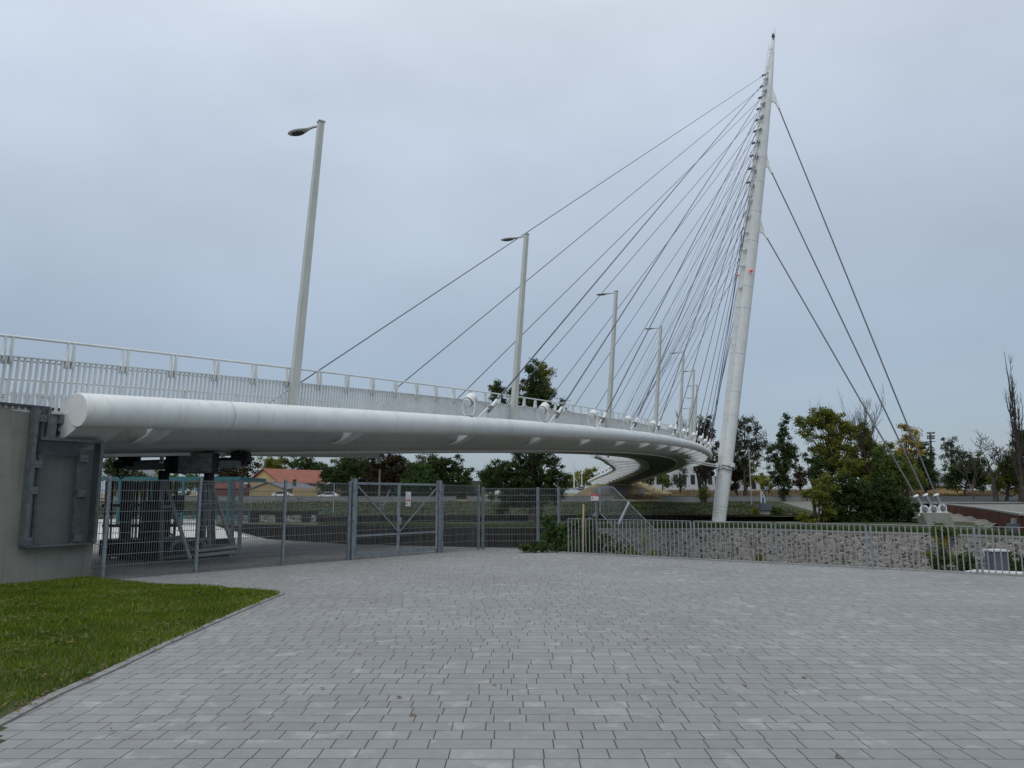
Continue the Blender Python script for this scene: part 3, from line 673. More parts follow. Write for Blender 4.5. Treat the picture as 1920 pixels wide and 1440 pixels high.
# lugs: triangular plates welded on the tube, forked socket
PYB = at(1347.5, 979, 92); PYT = at(1450, 74, 93.0)
def pyl(v): # point on the pylon's axis at picture row v
    lo, hi = 0.0, 1.0
    for _ in range(40):
        m_ = (lo+hi)/2; p = PYB+(PYT-PYB)*m_; q = p-Vector((0, 0, CAM_Z)); fw = Vector((0, math.cos(PITCH), math.sin(PITCH))); upv = Vector((0, -math.sin(PITCH), math.cos(PITCH)))
        vv = 720-F*q.dot(upv)/q.dot(fw)
        if vv > v: lo = m_
        else: hi = m_
    return p
PW = [(74,5),(110,10),(150,15.5),(200,19),(250,22),(330,26),(420,28.5),(554,29.5),(665,29),(870,27.5),(980,25)]
def prad(v):
    p = pyl(v); q = p-Vector((0, 0, CAM_Z)); return float(np.interp(v, [a for a, b in PW], [b for a, b in PW]))/2/F*q.dot(Vector((0, math.cos(PITCH), math.sin(PITCH))))
cables = []
def lug_at(base, target, br_, big=True):
    d = (target-base).normalized(); side = Vector((0, 0, 1))
    a = base+d*.02; mb = MB(); nrm = d.cross(Vector((0,0,1))).normalized()
    fwd = Vector((d.x, d.y, 0)).normalized()
    P = [base-fwd*.38-Vector((0,0,.06)), base+fwd*.10-Vector((0,0,.06)), base+d*.58-nrm.cross(d)*.10, base+d*.66, base+d*.58+nrm.cross(d)*.11]
    mb.plate(P, nrm, .05); return mb.build('lug', M['white'], br_)
def stay(name, a, b, r, lab, grp, fork=True, clamp=None):
    d = (b-a).normalized(); root = empty(name, tuple(a), lab, 'stay cable', grp)
    mb = MB(); mb.tube([a+d*(1.3 if fork else .2), b], r, 8, True); mb.build('cable', M['cable'], root)
    if fork:
        mb = MB(); n_ = d.cross(Vector((0,0,1))).normalized()
        for e in (-.06, .06): mb.bar(a+n_*e+d*.42, a+n_*e+d*.86, .03, .15, up=n_)
        mb.cyl(a+n_*-.09+d*.54, a+n_*.09+d*.54, .05, 10); mb.build('fork', M['fin'], root)
        mb = MB(); mb.cyl(a+d*.84, a+d*1.35, .075, 12, .06); mb.build('socket', M['white2'], root)
    mb = MB(); mb.cyl(b-d*.9, b-d*.1, .06, 8); mb.build('top_socket', M['fin'], root)
    return root
def proto_flood():
    # axis of the drum along +X (towards the pylon), tilted up; stands on z=0
    root = empty('floodlight')
    ax = Vector((math.cos(R(32)), 0, math.sin(R(32)))); c = Vector((0, 0, .56)); b_ = c-ax*.13; f_ = c+ax*.30
    mb = MB(); mb.tube([b_+ax*.06, b_+ax*.09, f_-ax*.02, f_], [.19, .205, .205, .195], 24); mb.build('lamp_housing', M['white'], root, True)
    mb = MB()
    for k in range(30):
        a = 2*math.pi*k/30; yv = Vector((0, 1, 0)); zv = ax.cross(yv)
        p = b_+(yv*math.cos(a)+zv*math.sin(a))*.17; mb.bar(p-ax*.0, p+ax*.07, .016, .05, up=(yv*math.cos(a)+zv*math.sin(a)))
    mb.tube([b_+ax*.045, b_+ax*.06], [.165, .165], 24); mb.build('cooling_fins', M['galv2'], root, True)
    mb = MB(); mb.tube([b_-ax*.035, b_-ax*.02, b_+ax*.0], [.14, .172, .176], 24); mb.cyl(b_-ax*.045, b_-ax*.03, .03, 10); mb.build('rear_cap', M['white'], root, True)
    mb = MB(); mb.cyl(f_-ax*.005, f_+ax*.006, .17, 20); mb.build('lens', M['darkglass'], root, True)
    mb = MB(); pts = [(0, .235, .58), (0, .25, .5), (0, .25, .22), (0, .17, .07), (0, .1, .04), (0, -.1, .04), (0, -.17, .07), (0, -.25, .22), (0, -.25, .5), (0, -.235, .58)]
    for p, q in zip(pts[:-1], pts[1:]): mb.bar(p, q, .045, .022, up=(1,0,0))
    mb.build('yoke', M['white'], root, True)
    mb = MB(); mb.box((0, 0, .012), (.16, .26, .05)); mb.build('base_plate', M['galv'], root, True)
    return root
FL = proto_flood(); first = True
mid = s_of(88)
ins_v = [139, 160, 181, 202, 223, 244, 266, 290, 314, 340, 367, 395, 424, 455, 486, 517, 548, 578]
out_v = [150, 172, 196, 220, 245, 270, 296, 322, 350, 378, 408, 438, 470, 500, 540]
far_v = [505, 470, 437, 405, 374, 345, 317, 290, 264, 239, 215, 191, 168]
lugs = []
for i in range(15):
    s = SL+i*RIB
    if s > s_of(118): break
    top = pyl(out_v[i]); base = bp(s, gout(s), TR*.96); d = (top-base).normalized()
    tgt = top-Vector((d.x, d.y, 0)).normalized()*prad(out_v[i])*1.15
    lug_at(base, tgt, br)
    stay('stay_cable', base, tgt, .033, '%s stay cable from the left forked onto the outer tube' % ORD[i], 'stay cables on the outer tube')
    root = FL if first else copy_tree(FL); first = False
    sf = s-.95; root.location = bp(sf, gout(sf), TR-.01)
    tt = pyl(500)-root.location; root.rotation_euler = (0, 0, math.atan2(tt.y, tt.x))
    root.rotation_euler[2] = math.atan2(tt.y, tt.x)*1.0-R(4)
    tag(root, '%s white drum floodlight from the left on the outer tube' % ORD[i], 'floodlight', 'floodlights along the outer tube')
s_in0 = min(cand, key=lambda s: abs(colof(bp(s, -W))-424))
for i in range(18):
    s = s_in0+i*RIB
    if s > s_of(112): break
    top = pyl(ins_v[i]); base = bp(s, -W, DZ); d = (top-base).normalized(); tgt = top-Vector((d.x, d.y, 0)).normalized()*prad(ins_v[i])*1.1
    lug_at(base, tgt, br)
    stay('stay_cable', base, tgt, .026, '%s stay cable from the left landing behind the railing' % ORD[i], 'stay cables on the inner deck edge')
for i in range(13):
    s = s_of(101)+i*RIB*1.02
    top = pyl(far_v[i]+8); base = bp(s, -gin(s), TR*.96); d = (top-base).normalized(); tgt = top-Vector((d.x, d.y, 0)).normalized()*prad(far_v[i])*1.1
    lug_at(base, tgt, br)
    stay('stay_cable', base, tgt, .018, '%s stay cable along the distant inner tube from its near end' % ORD[i], 'stay cables on the far inner tube')
    root = copy_tree(FL); sf = s-1.0; root.location = bp(sf, -gin(sf), TR-.01); root.rotation_euler[2] = math.atan2(*(hd(s).yx))+R(20)
    tag(root, 'distant white floodlight on the far inner tube, %s from its near end' % ORD[i], 'floodlight', 'floodlights along the far inner tube')
# small dampers clipped on the cables
# ------------------------------------------------------------------ PYLON
py = empty('pylon', tuple(PYB), 'tall white tapering leaning pylon mast right of the bridge', 'pylon')
vs = [982, 960, 940, 870, 780, 665, 554, 480, 420, 370, 330, 290, 250, 220, 200, 175, 150, 130, 110, 90, 76]
mb = MB(); pts = [pyl(v) for v in vs]; pts[0] = PYB-(PYT-PYB)*.006; mb.tube(pts, [prad(min(v, 980)) for v in vs], 32); shaft = mb.build('shaft', M['white'], py)
ax = (PYT-PYB).normalized()
for v in (962, 957, 950, 870, 780, 736, 665, 580, 540, 455, 400, 345, 300):
    p = pyl(v); mb = MB(); mb.tube([p-ax*.03, p+ax*.03], prad(v)+.012, 32); mb.build('weld_band', M['lamp'], shaft)
lx = (Vector((bp(mid).x, bp(mid).y, 0))-Vector((PYB.x, PYB.y, 0))).normalized()   # towards the deck
lx = (lx+Vector((-.6,-.5,0))).normalized(); ly = Vector((-lx.y, lx.x, 0))
# ladder up the deck side
mb = MB()
def lad(v, e): p = pyl(v); return p+lx*(prad(v)+.34)+ly*e
vv = list(range(86, 960, 24))
for e in (-.2, .2): mb.tube([lad(v, e) for v in vv], .035, 5)
p0, p1 = lad(960, 0), lad(86, 0); n = int((p1-p0).length/.6)
for i in range(n):
    v = 960-(960-86)*i/n; mb.bar(lad(v, -.2), lad(v, .2), .035)
for i in range(0, n, 4):
    v = 960-(960-86)*i/n
    for e in (-.2, .2): mb.bar(lad(v, e), pyl(v)+lx*prad(v)*.9+ly*e*.8, .05)
mb.build('ladder', M['white2'], py)
# cable anchor brackets on the shaft
for v in out_v+ins_v[:10]:
    p = pyl(v); r_ = prad(v); mb = MB()
    d = lx if v in out_v else (lx*.55-ly*.6).normalized()
    a = p+d*r_*.92; mb.bar(a, a+d*.45-ax*.25, .16, .42, up=ly); mb.cyl(a+d*.3-ax*.1-ly*.16, a+d*.3-ax*.1+ly*.16, .12, 10); mb.build('cable_bracket', M['fin'] if v in ins_v else M['white2'], py)
# brackets of the back stays
rx = Vector((.9, -.42, 0)).normalized(); BS = []
for (u, v) in ((1455, 190), (1441, 311), (1431, 434)):
    p = pyl(v-14); r_ = prad(v); a = p+rx*r_*.95; e = at(u, v, p.y-.4)
    mb = MB(); up = ax; mb.plate([p+ax*2.2+rx*r_*.8, p+rx*r_*.85+ax*.9, e+Vector((.10,0,.35)), e+Vector((.08,0,-.35)), p-ax*.9+rx*r_*.8-Vector((0,0,.2)), p-ax*.9], rx.cross(ax), .22)
    mb.build('back_stay_bracket', M['white2'], py); BS.append(e)
# collar and strut to the deck
pc = pyl(872); mb = MB(); r_ = prad(872)
mb.tube([pc-ax*.12, pc+ax*.12], r_+.16, 24); 
for k in range(4):
    a = k*math.pi/2+.4; d = Vector((math.cos(a), math.sin(a), 0)); mb.box(pc+d*(r_+.3), (.35, .35, .5))
mb.build('collar', M['white'], py)
mb = MB(); q = bp(s_of(87), -.9, -.75); mb.bar(pc-Vector((r_,0,.0)), Vector((q.x, q.y, q.z)), .22, .16); mb.cyl(pc+Vector((-r_-.1,-.3,-.25)), q+Vector((.2,-.3,-.3)), .07, 8); mb.build('strut', M['white2'], py)
mb = MB(); pts = [pc+Vector((math.cos(a)*(r_+.2), math.sin(a)*(r_+.2), -.35-.3*abs(math.sin(a*1.5)))) for a in np.linspace(-3.1, .2, 14)]; mb.tube(pts, .06, 6); mb.build('hanging_hose', M['cable'], py)
# plinth
mb = MB(); c = PYB
g0 = at(1306, 986, 90.6); b0 = BZ-.2
f = [Vector((c.x-2.6, c.y-2.2, b0)), Vector((c.x+2.0, c.y-2.2, b0)), Vector((c.x+2.0, c.y+2.2, b0)), Vector((c.x-2.6, c.y+2.2, b0))]
t_ = [Vector((c.x-1.5, c.y-1.2, c.z+.02)), Vector((c.x+1.1, c.y-1.2, c.z+.02)), Vector((c.x+1.1, c.y+1.2, c.z+.02)), Vector((c.x-1.5, c.y+1.2, c.z+.02))]
mb.add(f+t_, [(0,1,5,4),(1,2,6,5),(2,3,7,6),(3,0,4,7),(4,5,6,7)]); mb.build('plinth', M['concrete'], py)
# top beacon and red lamps
tp = PYT; mb = MB(); mb.cyl(tp, tp+Vector((0,0,.35)), .12, 8); mb.cyl(tp+Vector((0,0,.35)), tp+Vector((0,0,.6)), .2, 10); mb.cyl(tp+Vector((0,0,.6)), tp+Vector((0,0,.8)), .13, 10); mb.cyl(tp+Vector((.2,0,0)), tp+Vector((.25,0,1.5)), .02, 5); mb.build('beacon', M['fin'], py)
p = pyl(513); r_ = prad(513); mb = MB(); mb.bar(p+Vector((r_*.2,-r_,0)), p+Vector((r_*.2,-r_-.45,-.05)), .12, .12); ol = mb.build('obstruction_light', M['fin'], py)
mb = MB(); mb.cyl(p+Vector((r_*.2-.28,-r_-.3,.02)), p+Vector((r_*.2+.22,-r_-.3,.02)), .10, 10); mb.build('red_lens', M['redlamp'], ol)
mb = MB(); p = at(1382, 516, p.y-.6); mb.bar(p+Vector((.45,.3,0)), p, .07); ol = mb.build('obstruction_light', M['fin'], py)
mb = MB(); mb.cyl(p+Vector((0,0,-.1)), p+Vector((0,0,.16)), .09, 10); mb.build('red_lens', M['redlamp'], ol)
# ------------------------------------------------------------------ anchor block and back stays
ab = gr(1760, 990, BZ); AD = ab.y
blk = empty('anchor_block', (ab.x, ab.y, BZ), 'grey slanting concrete anchor block on the grass with three steel stay anchors', 'anchor block')
tl, tr_, brr, bl = at(1730, 961.5, AD), at(1781, 962, AD), at(1793, 992, AD), at(1741, 992, AD)
mb = MB(); th = Vector((.1, 1.7, 0)); P = [bl, brr, tr_, tl]
mb.add(P+[p+th for p in P], [(0,1,2,3),(7,6,5,4),(3,2,6,7),(1,5,6,2),(0,3,7,4),(0,4,5,1)]); mb.build('block', M['concrete'], blk)
for k, ((ub, vb), (ut, vt)) in enumerate((((1733, 955), (1717, 930)), ((1750, 955), (1735, 928)), ((1767, 953), (1755, 928)))):
    b = at(ub, vb, AD+.7); t = at(ut, vt, AD+1.0); d = (t-b).normalized(); nr = Vector((0, -1, 0))
    mb = MB(); sd_ = Vector((d.z, 0, -d.x))
    arc = [b+Vector((math.cos(a)*.42, 0, math.sin(a)*.42)) for a in np.linspace(-.5, 3.6, 10)]
    mb.plate([b+Vector((-.62,0,-.62)), b+Vector((.62,0,-.62))]+arc, nr, .12); lg = mb.build('anchor_lug', M['white2'], blk)
    mb = MB(); mb.cyl(b+Vector((0,-.28,0)), b+Vector((0,.28,0)), .2, 16); mb.cyl(b+Vector((0,-.16,0)), b+Vector((0,-.08,0)), .27, 18); mb.cyl(b+Vector((0,.08,0)), b+Vector((0,.16,0)), .27, 18); mb.build('pin', M['galv'], lg)
    e = BS[2-k]
    root = empty('back_stay', tuple(b), 'thick back stay cable from the pylon to the anchor block, %s of the three' % ('lowest', 'middle', 'highest')[k], 'stay cable', 'back stays')
    mb = MB(); mb.tube([t+d*.3, e], .075, 8); mb.build('cable', M['cable'], root)
    mb = MB(); mb.tube([b+d*.25, b+d*.55, t-d*.6, t-d*.1], [.2,.13,.16,.17], 12); mb.build('turnbuckle', M['galv'], root)
    mb = MB(); mb.tube([t-d*.10, t+d*.06, t+d*.1], [.25, .27, .16], 14); mb.build('cap', M['white'], root)
    mb = MB(); u_ = (e-t).normalized(); mb.tube([e-u_*1.3, e-u_*.2], [.12, .2], 10); mb.build('top_socket', M['white2'], root)
# ------------------------------------------------------------------ lamps on the bridge
def lamp_proto():
    root = empty('street_lamp'); Hh = 8.05; tl_ = math.tan(R(4.6))
    def c(z): return Vector((z*tl_, 0, z))           # leans towards +X (outwards)
    mb = MB(); rings = []
    for z in (-.05, .05, 3.5, Hh-.02):
        a = .165-.05*z/Hh*1.1; rings.append([c(z)+Vector((a*math.cos(q), a*.9*math.sin(q), 0)) for q in (R(20), R(110), R(200), R(290))])
    mb.sweep(rings, True, True); mb.build('post', M['lamp'], root, True)
    mb = MB(); a = .135; mb.prism([(c(Hh).x+a*math.cos(q), a*math.sin(q)) for q in (R(20), R(110), R(200), R(290))], Hh-.03, Hh); mb.build('cap_plate', M['lamp'], root, True)
    mb = MB(); mb.box((0, 0, -.02), (.42, .42, .04))
    for x in (-.15, .15):
        for y in (-.15, .15): mb.cyl((x, y, 0), (x, y, .07), .022, 6)
    mb.build('foot_plate', M['fin'], root, True)
    p = c(Hh-.13); mb = MB(); mb.tube([p, p+Vector((-.25, 0, .03)), p+Vector((-.52, 0, .02))], [.035, .035, .05], 10)
    arm = mb.build('arm', M['lamp'], root, True)
    mb = MB(); h0 = p+Vector((-.46, 0, .02)); rings = []
    for t in np.linspace(0, 1, 12):
        x = -t*.72; wd = .05+.135*math.sin(min(1, t*1.25+.05)*math.pi/2)*math.sqrt(max(0, 1-(max(0, t-.45)/.56)**2)); hgt = .03+.035*math.sin(t*math.pi)
        rings.append([h0+Vector((x, wd*math.cos(q), hgt*(math.sin(q) if math.sin(q) > 0 else math.sin(q)*.75))) for q in np.linspace(0, 2*math.pi, 14, endpoint=False)])
    mb.sweep(rings, True, True, True); hd_ = mb.build('lamp_head', M['lamp'], root, True)
    mb = MB(); ce = h0+Vector((-.40, 0, -.040)); mb.add([ce+Vector((.22*math.cos(q), .115*math.sin(q), -.012)) for q in np.linspace(0, 2*math.pi, 18, endpoint=False)]+[ce+Vector((.22*math.cos(q), .115*math.sin(q), .02)) for q in np.linspace(0, 2*math.pi, 18, endpoint=False)], [tuple(range(18))[::-1]]+[(k, (k+1) % 18, 18+(k+1) % 18, 18+k) for k in range(18)])
    mb.build('lamp_glass', M['darkglass'], hd_, True)
    return root
LP = lamp_proto()
sl0 = min(cand, key=lambda s: abs(colof(bp(s, .12))-548)); i = 0
while True:
    s = sl0+i*12.75
    if s > s_of(186): break
    root = LP if i == 0 else copy_tree(LP); root.location = bp(s, .12, .27); h = hd(s); root.rotation_euler[2] = math.atan2(-h.x, h.y)
    tag(root, '%s slim grey lamp post on the bridge counted from the abutment' % ORD[i], 'street lamp', 'street lamps along the bridge'); i += 1
# ================================================================== NEAR THE ABUTMENT
def wl(e, o, z): return Vector((WALL_C.x+wdir.x*e+wout.x*o, WALL_C.y+wdir.y*e+wout.y*o, z))
def onplane(u, v, o):                               # where the line of sight meets the plane o metres off the wall
    d = at(u, v, 10)-Vector((0, 0, CAM_Z)); n_ = wout; P = wl(0, o, 0); t = (P-Vector((0,0,CAM_Z))).dot(n_)/d.dot(n_); q = Vector((0,0,CAM_Z))+d*t
    return (q-wl(0, 0, 0)).dot(wdir), q.z
def LBOX(mb, e0, e1, o0, o1, z0, z1):
    vs = [wl(e, o, z) for e in (e0, e1) for o in (o0, o1) for z in (z0, z1)]
    mb.add(vs, [(0,1,3,2),(4,6,7,5),(0,4,5,1),(2,3,7,6),(0,2,6,4),(1,5,7,3)])
eU, zU = onplane(88, 764, 0)
ab_ = empty('bridge_abutment', tuple(wl(-3, 0, 0)), 'pale grey concrete abutment wall at the left end of the bridge', 'abutment')
mb = MB(); LBOX(mb, -26, 0, -9, 0, -.6, 2.62); LBOX(mb, -26, eU, -9, -.004, 2.60, zU-.03); mb.build('wall', M['concrete'], ab_)
mb = MB(); LBOX(mb, -26, eU+.05, -.3, .05, zU-.03, zU+.015); mb.build('edge_strip', M['galvdark'], ab_)
mb = MB(); LBOX(mb, -26, -.2, .0, .003, 2.05, 2.058); mb.build('pour_joint', M['kerb'], ab_)
for e0_ in (-2.75, -5.5): mb = MB(); LBOX(mb, e0_, e0_+.012, .0, .002, -.2, zU-.05); mb.build('pour_joint', M['kerb'], ab_)
mb = MB(); LBOX(mb, -26, eU+.5, -8.8, -.35, zU-.02, zU+.05); mb.build('approach_slab', M['deck'], ab_)
mb = MB(); LBOX(mb, eU+.02, eU+.25, -1.2, -.05, 2.62, zU-.1); mb.cyl(wl(eU+.3, -.1, 2.95), wl(eU+.55, -.1, 3.05), .07, 8); mb.box(wl(eU+.38, -.15, 3.2), (.3, .3, .18)); mb.build('bearing', M['galv'], ab_)
# perforated guard screens
gs = empty('guard_screen', tuple(wl(-1.5, .3, 0)), 'tall galvanised expanded metal guard screen bolted on the abutment', 'screen')
def lattice(mb, e0, e1, z0, z1, o, ce=.052, cz_=.03, wd=.0035):
    w_, h_ = e1-e0, z1-z0; k = cz_/ce
    for sg in (1, -1):
        n_ = int((w_+h_/k)/ce)+2
        for i in range(-1, n_):
            c0 = i*ce                                 # line: e = c0 - z/k (sg=1) ; mirrored for -1
            pts = []
            a0, a1 = max(0, (c0-w_)*k), min(h_, c0*k)
            if a1-a0 < .01: continue
            p = (c0-a0/k, a0); q = (c0-a1/k, a1)
            if sg == -1: p = (w_-p[0], p[1]); q = (w_-q[0], q[1])
            mb.bar(wl(e0+p[0], o, z0+p[1]), wl(e0+q[0], o, z0+q[1]), .003, wd, up=(0,0,1))
G = .20
eL, zB = onplane(47, 1026, G); eR, zT = onplane(192, 829, G); eC, _ = onplane(91, 800, G); _, zTT = onplane(72, 764, G); eR2, zB2 = onplane(184, 1017, G)
zb = (zB+zB2)/2
mb = MB(); lattice(mb, eL, eR, zb, zT, G); mb.build('mesh_sheet', M['screen'], gs)
mb = MB(); lattice(mb, eL, eC, zT, zTT, G); mb.build('mesh_sheet', M['screen'], gs)
mb = MB()
LBOX(mb, eL-.04, eL+.03, .02, G+.03, zb, zTT); LBOX(mb, eR-.05, eR+.02, .02, G+.04, zb, zT); LBOX(mb, eL, eR, .05, G+.02, zb-.02, zb+.02)
LBOX(mb, eL+.1, eR+.02, .02, G+.03, zT-.03, zT+.03); LBOX(mb, eC-.03, eC+.02, .05, G+.02, zT, zTT); LBOX(mb, eL+.12, eL+.17, .1, G-.02, zb, zTT)
mb.build('frame', M['screen'], gs)
mb = MB(); LBOX(mb, eR-.47, eR-.28, .12, G-.03, zb+.02, zT-.25); mb.build('mullion', M['screen'], gs)
mb = MB(); LBOX(mb, eL+.1, eR-.45, .04, .18, zT-.32, zT-.04); mb.build('channel', M['galvdark'], gs)
for e_, z_ in ((eL+.03, zb+.1), (eL+.05, zb+1.05), (eL+.08, zT-.5), (eR-.37, zb+.12), (eR-.37, zb+1.0), (eR-.37, zT-.35), (eL+.1, zTT-.2)):
    mb = MB(); LBOX(mb, e_-.08, e_+.08, .05, G+.04, z_-.07, z_+.07)
    for q in (-.04, .04): mb.cyl(wl(e_+q, G+.04, z_), wl(e_+q, G+.065, z_), .014, 6)
    mb.build('bracket', M['screen'], gs)
# ================================================================== MESH FENCE AND GATE
def on_line(u, A, B):
    lo, hi = -.5, 1.5
    for _ in range(50):
        m_ = (lo+hi)/2
        if colof(A+(B-A)*m_) < u: lo = m_
        else: hi = m_
    return A+(B-A)*lo
FA = gr(191, 1088.5); HF = 2.03
fdir = (FC-FA).normalized(); fn = Vector((fdir.y, -fdir.x, 0))
def mesh_panel(mb, a, b, z0, z1, dv=.05, dh=.2, r=.0065, zt=None):
    L_ = (b-a).length; n_ = int(L_/dv); d = (b-a).normalized(); nn = Vector((d.y, -d.x, 0))
    for i in range(n_+1):
        p = a+(b-a)*(i/n_); mb.bar(p+Vector((0,0,z0)), p+Vector((0,0,z1)), r, r)
    k = int((z1-z0)/dh)
    for j in range(k+1):
        z = z0+.03+(z1-z0-.06)*j/k
        for e in (-.006, .006): mb.bar(a+nn*e+Vector((0,0,z)), b+nn*e+Vector((0,0,z)), .007, .013)
cols = [191, 366, 529, 652]
fp = [on_line(u, FA, FC) for u in cols]
fe = empty('mesh_fence', tuple(fp[0]), 'tall galvanised welded mesh fence between the abutment and the double gate', 'fence')
def post(p, h, par, r=.03, name='fence_post'):
    mb = MB(); mb.box((p.x, p.y, h/2-.05), (2*r, 2*r, h+.1), Matrix.Rotation(-math.atan2(fdir.x, fdir.y), 3, 'Z'))
    for z in (.25, .65, 1.05, 1.45, 1.85):
        if z < h: mb.box((p.x, p.y, z), (2*r+.02, 2*r+.02, .03), Matrix.Rotation(-math.atan2(fdir.x, fdir.y), 3, 'Z'))
    return mb.build(name, M['galv'], par)
st0 = on_line(173, FA, FC)
for p in fp: post(p, HF+.05, fe)
for a, b in zip([st0]+fp[:-1], fp):
    mb = MB(); mesh_panel(mb, a, b, .04, HF, r=.0075); mb.build('mesh_panel', M['wire'], fe)
# gate
gA, gB = on_line(660, FA, FC), on_line(822, FA, FC)
gt = empty('double_gate', tuple((gA+gB)/2), 'galvanised double swing gate with mesh infill and diagonal braces', 'gate')
for p in (gA, gB): post(p, HF+.12, gt, .06, 'gate_post')
gm = (gA+gB)/2; zt, zbm = HF+.02, .10
for sg, (a, b) in enumerate(((gA+fdir*.1, gm-fdir*.02), (gm+fdir*.02, gB-fdir*.1))):
    up = Vector((0,0,1)); mb = MB()
    mb.bar(a+up*zbm, a+up*zt, .05, .05); mb.bar(b+up*zbm, b+up*zt, .05, .05); mb.bar(a+up*(zt-.03), b+up*(zt-.03), .06, .06, up=(0,0,1)); mb.bar(a+up*(zbm+.02), b+up*(zbm+.02), .05, .09); mb.bar(a+up*.62, b+up*.62, .05, .05)
    lf_ = mb.build('gate_leaf', M['galv'], gt)
    mb = MB()
    if sg == 0: mb.bar(a+up*(zt-.1)+fn*.02, b+up*.68+fn*.02, .035, .035)
    else: mb.bar(b+up*(zt-.1)+fn*.02, a+up*.68+fn*.02, .035, .035)
    mb.build('brace', M['galv'], lf_)
    mb = MB(); mesh_panel(mb, a-fn*.03, b-fn*.03, .12, zt-.04); mb.build('gate_mesh', M['wire'], lf_)
mb = MB(); mb.box(gm+up*.98+fn*.05, (.1, .12, .2)); mb.bar(gm+up*.98+fn*.12, gm+up*.98+fn*.12+fdir*-.15, .02, .02); mb.build('lock_box', M['galv'], gt)
# fence right of the gate, to the corner and along the edge
f2 = empty('mesh_fence', tuple(gB+fdir*.1), 'mesh fence right of the gate turning along the quay edge behind the bush', 'fence')
c1 = on_line(897, FA, FC)
for p in (gB+fdir*.14, c1): post(p, HF+.02, f2)
mb = MB(); mesh_panel(mb, gB+fdir*.14, c1, .04, HF); mb.build('mesh_panel', M['wire'], f2)
HE = CAM_Z+FC.y*el_t(913.5)
endp = at(1120, 1000, FC.y); endp.z = 0; fp2 = [FC]+[Vector((at(u, 1000, FC.y+.1).x, FC.y+.1, 0)) for u in (1009, 1048, 1119)]
for p in fp2: post(p, HE, f2, .035)
for a, b in zip(fp2[:-1], fp2[1:]):
    mb = MB(); mesh_panel(mb, a, b, .02, HE-.02); mb.build('mesh_panel', M['wire'], f2)
e_ = fp2[-1]; mb = MB(); mb.bar(e_+up*1.15, e_+up*.72+Vector((-.5,.15,0)), .05, .09); mb.build('brace', M['galv'], f2)
# overhanging wing of diagonal lattice
def wp(u, v): return at(u, v, FC.y+.12)
wg = empty('fence_wing', (e_.x+.06, e_.y, .9), 'slanting lattice wing panel at the fence end, overhanging the basin', 'fence wing')
out_ = [(1125,913),(1149,913),(1249,1014),(1206,1040),(1170,1007),(1125,962)]
mb = MB()
for a, b in zip(out_, out_[1:]+out_[:1]): mb.bar(wp(*a), wp(*b), .035, .035, up=(0,1,0))
mb.build('frame', M['galv'], wg)
mb = MB(); P_ = [(wp(*q).x, wp(*q).z) for q in out_]
def clipseg(p, d, poly):
    ts = []
    for i in range(len(poly)):
        a = poly[i]; b = poly[(i+1) % len(poly)]; ex, ez = b[0]-a[0], b[1]-a[1]; det = d[0]*(-ez)+d[1]*ex
        if abs(det) < 1e-9: continue
        rx_, rz_ = a[0]-p[0], a[1]-p[1]; t = (rx_*(-ez)+rz_*ex)/det; s_ = (d[0]*rz_-d[1]*rx_)/det
        if 0 <= s_ <= 1: ts.append(t)
    return sorted(ts)
cX = sum(q[0] for q in P_)/6; cZ = sum(q[1] for q in P_)/6
for ang, stp in ((52, .07), (-52+180-8, .07)):
    d = (math.cos(R(ang)), math.sin(R(ang))); nx_ = (-d[1], d[0])
    for k in range(-40, 41):
        p = (cX+nx_[0]*k*stp, cZ+nx_[1]*k*stp); ts = clipseg(p, d, P_)
        for a, b in zip(ts[::2], ts[1::2]):
            if b-a > .02: mb.bar((p[0]+d[0]*a, FC.y+.12, p[1]+d[1]*a), (p[0]+d[0]*b, FC.y+.12, p[1]+d[1]*b), .008, .008)
mb.build('lattice', M['galv'], wg)
mb = MB(); mb.tube([wp(1179,942)-Vector((0,.06,0)), wp(1156,983)-Vector((0,.4,0))], .05, 10); mb.build('strut_tube', M['galv'], wg)
mb = MB(); a = at(1092.5, 1040, 23.4); b = at(1094, 945, 23.4); a.z = -.2; mb.bar(a, b, .06, .05); tag(mb.build('timber_stake', M['wood']), 'pale timber stake standing upright behind the picket railing', 'stake')
